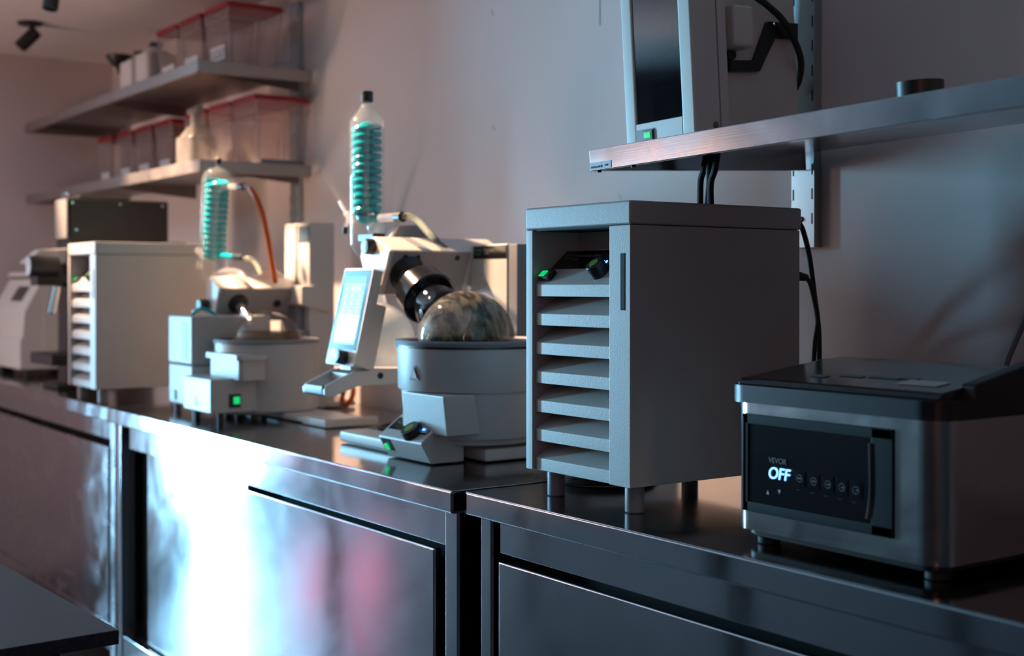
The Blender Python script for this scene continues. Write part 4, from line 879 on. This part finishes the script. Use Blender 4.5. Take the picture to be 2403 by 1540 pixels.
swc = part('power_switch', B().box(k0.x, k1.x, yf-.003, yf+.001, .003, k1.z, .001), BLACK, pc_)
k2 = PL(1512, 325, 'y', yf-.003); k3 = PL(1526, 309, 'y', yf-.003)
part('switch_light', B().box(k2.x, k3.x, yf-.0042, yf-.002, k2.z, k3.z, .0008), GREENE, swc)
# side fittings
c0_ = PL(1714, 112, 'x', x1-.010); c1_ = PL(1757, 15, 'x', x1-.010)
part('vent_box', B().box(x1-.042, x1+.004, c0_.y, c1_.y, c0_.z, c1_.z, .008, 3), CREAMP, pc_, 'cream vent box with nozzle')
n0 = PL(1742, 92, 'x', x1-.006); n1 = PL(1753, 114, 'x', x1-.006); part('nozzle', B().cyl(n0, n1, .0045, .0038, n=14), CREAMP, pc_)
for px, py in ((1717, 60), (1718, 127)):
    q = PL(px, py, 'x', x1-.03); part('side_knob', B().cyl((x1-.042, q.y, q.z), (x1-.030, q.y, q.z), .0105, n=20), BLACK, pc_)
gq = lambda px, py: (lambda v: (v.y, v.z))(PL(px, py, 'x', x1-.030))
part('side_bracket', B().prism([gq(1712, 141), gq(1771, 144), gq(1803, 50), gq(1872, 55), gq(1872, 93), gq(1818, 86), gq(1783, 168), gq(1712, 168)], 'x', x1-.041, x1-.028, .002), BLACK, pc_, 'black bent bracket')
part('bracket_screw', B().lathe((x1-.028, *gq(1816, 56)), (1, 0, 0), [(0, .0015), (.002, .0015), (.0035, 0)], 12), CHROME, pc_)
h_ = lambda px, py, off: PL(px, py, 'x', x1-.022+off)
part('black_hose', B().tube([h_(1740, -60, .0), h_(1770, -12, .010), h_(1800, 12, .012), h_(1835, 45, .010), h_(1862, 90, .008), h_(1879, 140, .004), h_(1876, 185, -.03), h_(1862, 215, -.05)], .0062, 14), RUBBER, pc_, 'thick black hose arching down the side')
# tape roll on the shelf
q = PL(2158, 205, 'y', .20)
cr_ = V((PL(2158, 205, 'y', .17).x, .17, 0)); tr = on_shelf('tape_roll', 'roll of dark brown tape lying on the right shelf', 'tape', (cr_.x, cr_.y, 0))
rad = (PL(2222, 205, 'y', .17).x-PL(2096, 205, 'y', .17).x)*.36; hz_ = max(.02, PL(2158, 184, 'y', .14).z)
part('tape', B().lathe((cr_.x, cr_.y, 0), (0, 0, 1), [(rad*.6, .001), (rad, .001), (rad, hz_), (rad*.6, hz_), (rad*.6, .001)], 48), BLACK, tr)
part('tape_core', B().lathe((cr_.x, cr_.y, 0), (0, 0, 1), [(rad*.57, .001), (rad*.61, .001), (rad*.61, hz_+.001), (rad*.57, hz_+.001), (rad*.57, .001)], 40), BROWN, tr)
# hoses from the cabinet through to the chiller top
for pts, lb in ((((1652, 396), (1644, 425), (1643, 480)), 'black hose dropping to the near chiller top, left of the pair'), (((1665, 396), (1664, 430), (1660, 482)), 'black hose crossing behind its neighbour above the near chiller'), (((1678, 396), (1668, 430), (1668, 482)), 'black hose above the near chiller, right of the pair')):
    yy = 1.60; cable([P(pts[0][0]+8, 340, 'y', yy), P(*pts[0], 'y', yy)]+[P(*p_, 'y', yy) for p_ in pts[1:]], .0058, lb, name='coolant_hose', cat='hose', group='hoses above the near chiller')

# ------------------------------------------------------------------ vacuum sealer
vs_ = thing('vacuum_sealer', 'stainless steel chamber vacuum sealer with black lid and OFF display', 'sealer', (-1.17, 1.53, .9))
x0, x1, y0, y1 = -1.338, -.985, 1.32, 1.74; zb, zt = .921, 1.101; r = .034
part('body', B().rbox(x0, x1, y0, y1, zb, zt, r, .003, 12), steel('sealer_steel', (.56, .52, .50), .17, .5, (1, .2, 0), .003, 3), vs_)
part('base_tray', B().rbox(x0+.012, x1-.012, y0+.012, y1-.012, .912, zb+.001, r-.01, .002), BLACK, vs_)
part('lid_rim', B().rbox(x0-.006, x1+.010, y0-.010, y1+.01, zt-.002, zt+.022, r+.004, .005, 10), BLACK, vs_)
# lid: rises gently towards the back
z0, z1 = 1.126, 1.153
lid = [(y0+.004, zt+.02), (y0+.003, z0), (y0+.010, z0+.006), (1.505, z1), (1.54, z1+.002), (1.72, z1-.02), (1.74, zt+.02)]
part('lid', B().prism(lid, 'x', x0+.010, x1-.006, .004, 3), GLOSSB, vs_)
part('lid_cheek', B().prism([(y0+.05, zt+.018), (y0+.055, zt+.040), (1.53, z1+.018), (1.70, z1+.01), (1.72, zt+.018)], 'x', x1-.014, x1+.010, .004, 3), BLACK, vs_)
for i, (xx, yy, ln) in enumerate(((-1.24, 1.37, .03), (-1.20, 1.385, .04), (-1.155, 1.39, .05), (-1.11, 1.395, .03))):
    zq = z0+.006+(yy-y0-.01)*(z1-z0-.006)/(1.505-y0-.01)
    part('lid_print', slab((xx, yy, zq+.0008), (1, 0, 0), (0, 1, .116), ln, .012, .0004), FAINT, vs_)
zq = z0+.006+(1.362-y0-.01)*(z1-z0-.006)/(1.505-y0-.01)
part('lid_label', slab((-1.085, 1.362, zq+.0008), (1, 0, 0), (0, 1, .116), .062, .030, .0004), mat('cream_label', (.62, .50, .42), .4), vs_)
# recessed control fascia
q0 = P(1745, 985, 'y', y0); q1 = P(2098, 1260, 'y', y0); q2 = P(2098, 1020, 'y', y0)
fz1 = zt-.018; fz0 = zb+.026; fx0, fx1 = q0.x, q1.x
b = B(); b.box(fx0, fx1, y0-.003, y0+.004, fz1-.014, fz1, .0015); b.box(fx0, fx1, y0-.003, y0+.004, fz0, fz0+.014, .0015); b.box(fx0, fx0+.012, y0-.003, y0+.004, fz0, fz1, .0015); b.box(fx1-.034, fx1, y0-.003, y0+.004, fz0, fz1, .0015)
part('fascia_frame', b, SOFTB, vs_)
part('fascia_panel', B().hexa([(fx0+.010, y0-.0012, fz0+.012), (fx1-.032, y0-.0012, fz0+.012), (fx1-.032, y0+.002, fz0+.012), (fx0+.010, y0+.002, fz0+.012), (fx0+.010, y0-.0004, fz1-.012), (fx1-.032, y0-.0004, fz1-.012), (fx1-.032, y0+.002, fz1-.012), (fx0+.010, y0+.002, fz1-.012)]), GLOSSB, vs_)
part('fascia_trim', B().tube([(fx1-.0355, y0-.004, fz1-.02), (fx1-.0345, y0-.004, fz1-.08), (fx1-.040, y0-.004, fz0+.020)], .0012, 8), CHROME, vs_)
part('fascia_trim', B().box(fx0+.001, fx0+.0035, y0-.0042, y0-.002, fz0+.004, fz1-.004), CHROME, vs_)
q = P(1803, 1123, 'y', y0-.001); text('off_digits', 'OFF', .0225, (q.x, y0-.0022, q.z+.001), (1, 0, 0), (0, 0, 1), BLUEC, vs_, shear=.18, bold=.0002)
q = P(1805, 1085, 'y', y0-.001); text('maker_name', 'VEVOR', .0105, (q.x, y0-.002, q.z), (1, 0, 0), (0, 0, 1), FAINT, vs_)
for px, up_ in ((1803, 1), (1830, -1)):
    q = P(px, 1155, 'y', y0-.001); tb = bmesh.new()
    vv = [tb.verts.new((q.x-.0028, y0-.0022, q.z-.003*up_)), tb.verts.new((q.x+.0028, y0-.0022, q.z-.003*up_)), tb.verts.new((q.x, y0-.0022, q.z+.003*up_))]; tb.faces.new(vv)
    part('arrow_key', tb, mat('arrow_white', (.4, .4, .4), .5), vs_)
for k in range(5):
    q = P(1878+33*k, 1123+7*k, 'y', y0-.001)
    kb = part('function_key', B().box(q.x-.009, q.x+.009, y0-.0020, y0-.001, q.z-.010, q.z+.010, .0003), GLOSSB, vs_)
    part('key_symbol', B().ring((q.x, y0-.0022, q.z), (0, 1, 0), .0048, .0005, 20, 6).box(q.x-.004+.001*k, q.x+.003, y0-.0024, y0-.0020, q.z-.0007, q.z+.0007), FAINT, kb)
    text('key_caption', ('SEAL', 'VACUUM', 'PUMP', 'AIR', 'STOP')[k] if False else '-----', .004, (q.x-.006, y0-.0021, q.z-.0165), (1, 0, 0), (0, 0, 1), FAINT, kb)
for fx, fy in ((x0+.045, y0+.03), (x1-.03, y0+.035), (x0+.045, y1-.05), (x1-.04, y1-.05)):
    part('foot', B().lathe((fx, fy, .9), (0, 0, 1), [(0, 0), (.014, 0), (.016, .002), (.016, .010), (.018, .0125), (0, .0125)], 24), RUBBER, vs_)

# ------------------------------------------------------------------ ceiling spotlights
def track(label, base, low_end, up_end):
    t = thing('spotlight', label, 'lamp', base, 'black ceiling spotlights'); bx_, by_, bz_ = base
    part('mounting_disc', B().cyl((bx_, by_, ZC), (bx_, by_, ZC-.012), .045, n=32, bev=.002), BLACK, t)
    u = V(up_end); l = V(low_end); d = (u-l).normalized()
    part('stem', B().cyl((bx_, by_, ZC-.01), u-d*.03, .006, n=12), BLACK, t)
    part('lamp_barrel', B().lathe(l, d, [(0, .008), (.020, .008), (.022, 0), (.0245, 0), (.025, .004), (.025, (u-l).length-.004), (.022, (u-l).length), (0, (u-l).length)], 32), BLACK, t)
bx_ = P(70, 52, 'z', ZC); track('black ceiling spotlight fully in view at the upper left', bx_, P(46, 111, 'y', bx_.y-.03), P(86, 73, 'y', bx_.y+.03))
e0 = P(117, 22, 'y', 1.20); track('black ceiling spotlight cut off by the top edge', (e0.x-.02, 1.22, ZC), e0, e0+V((-.010, .02, .12)))
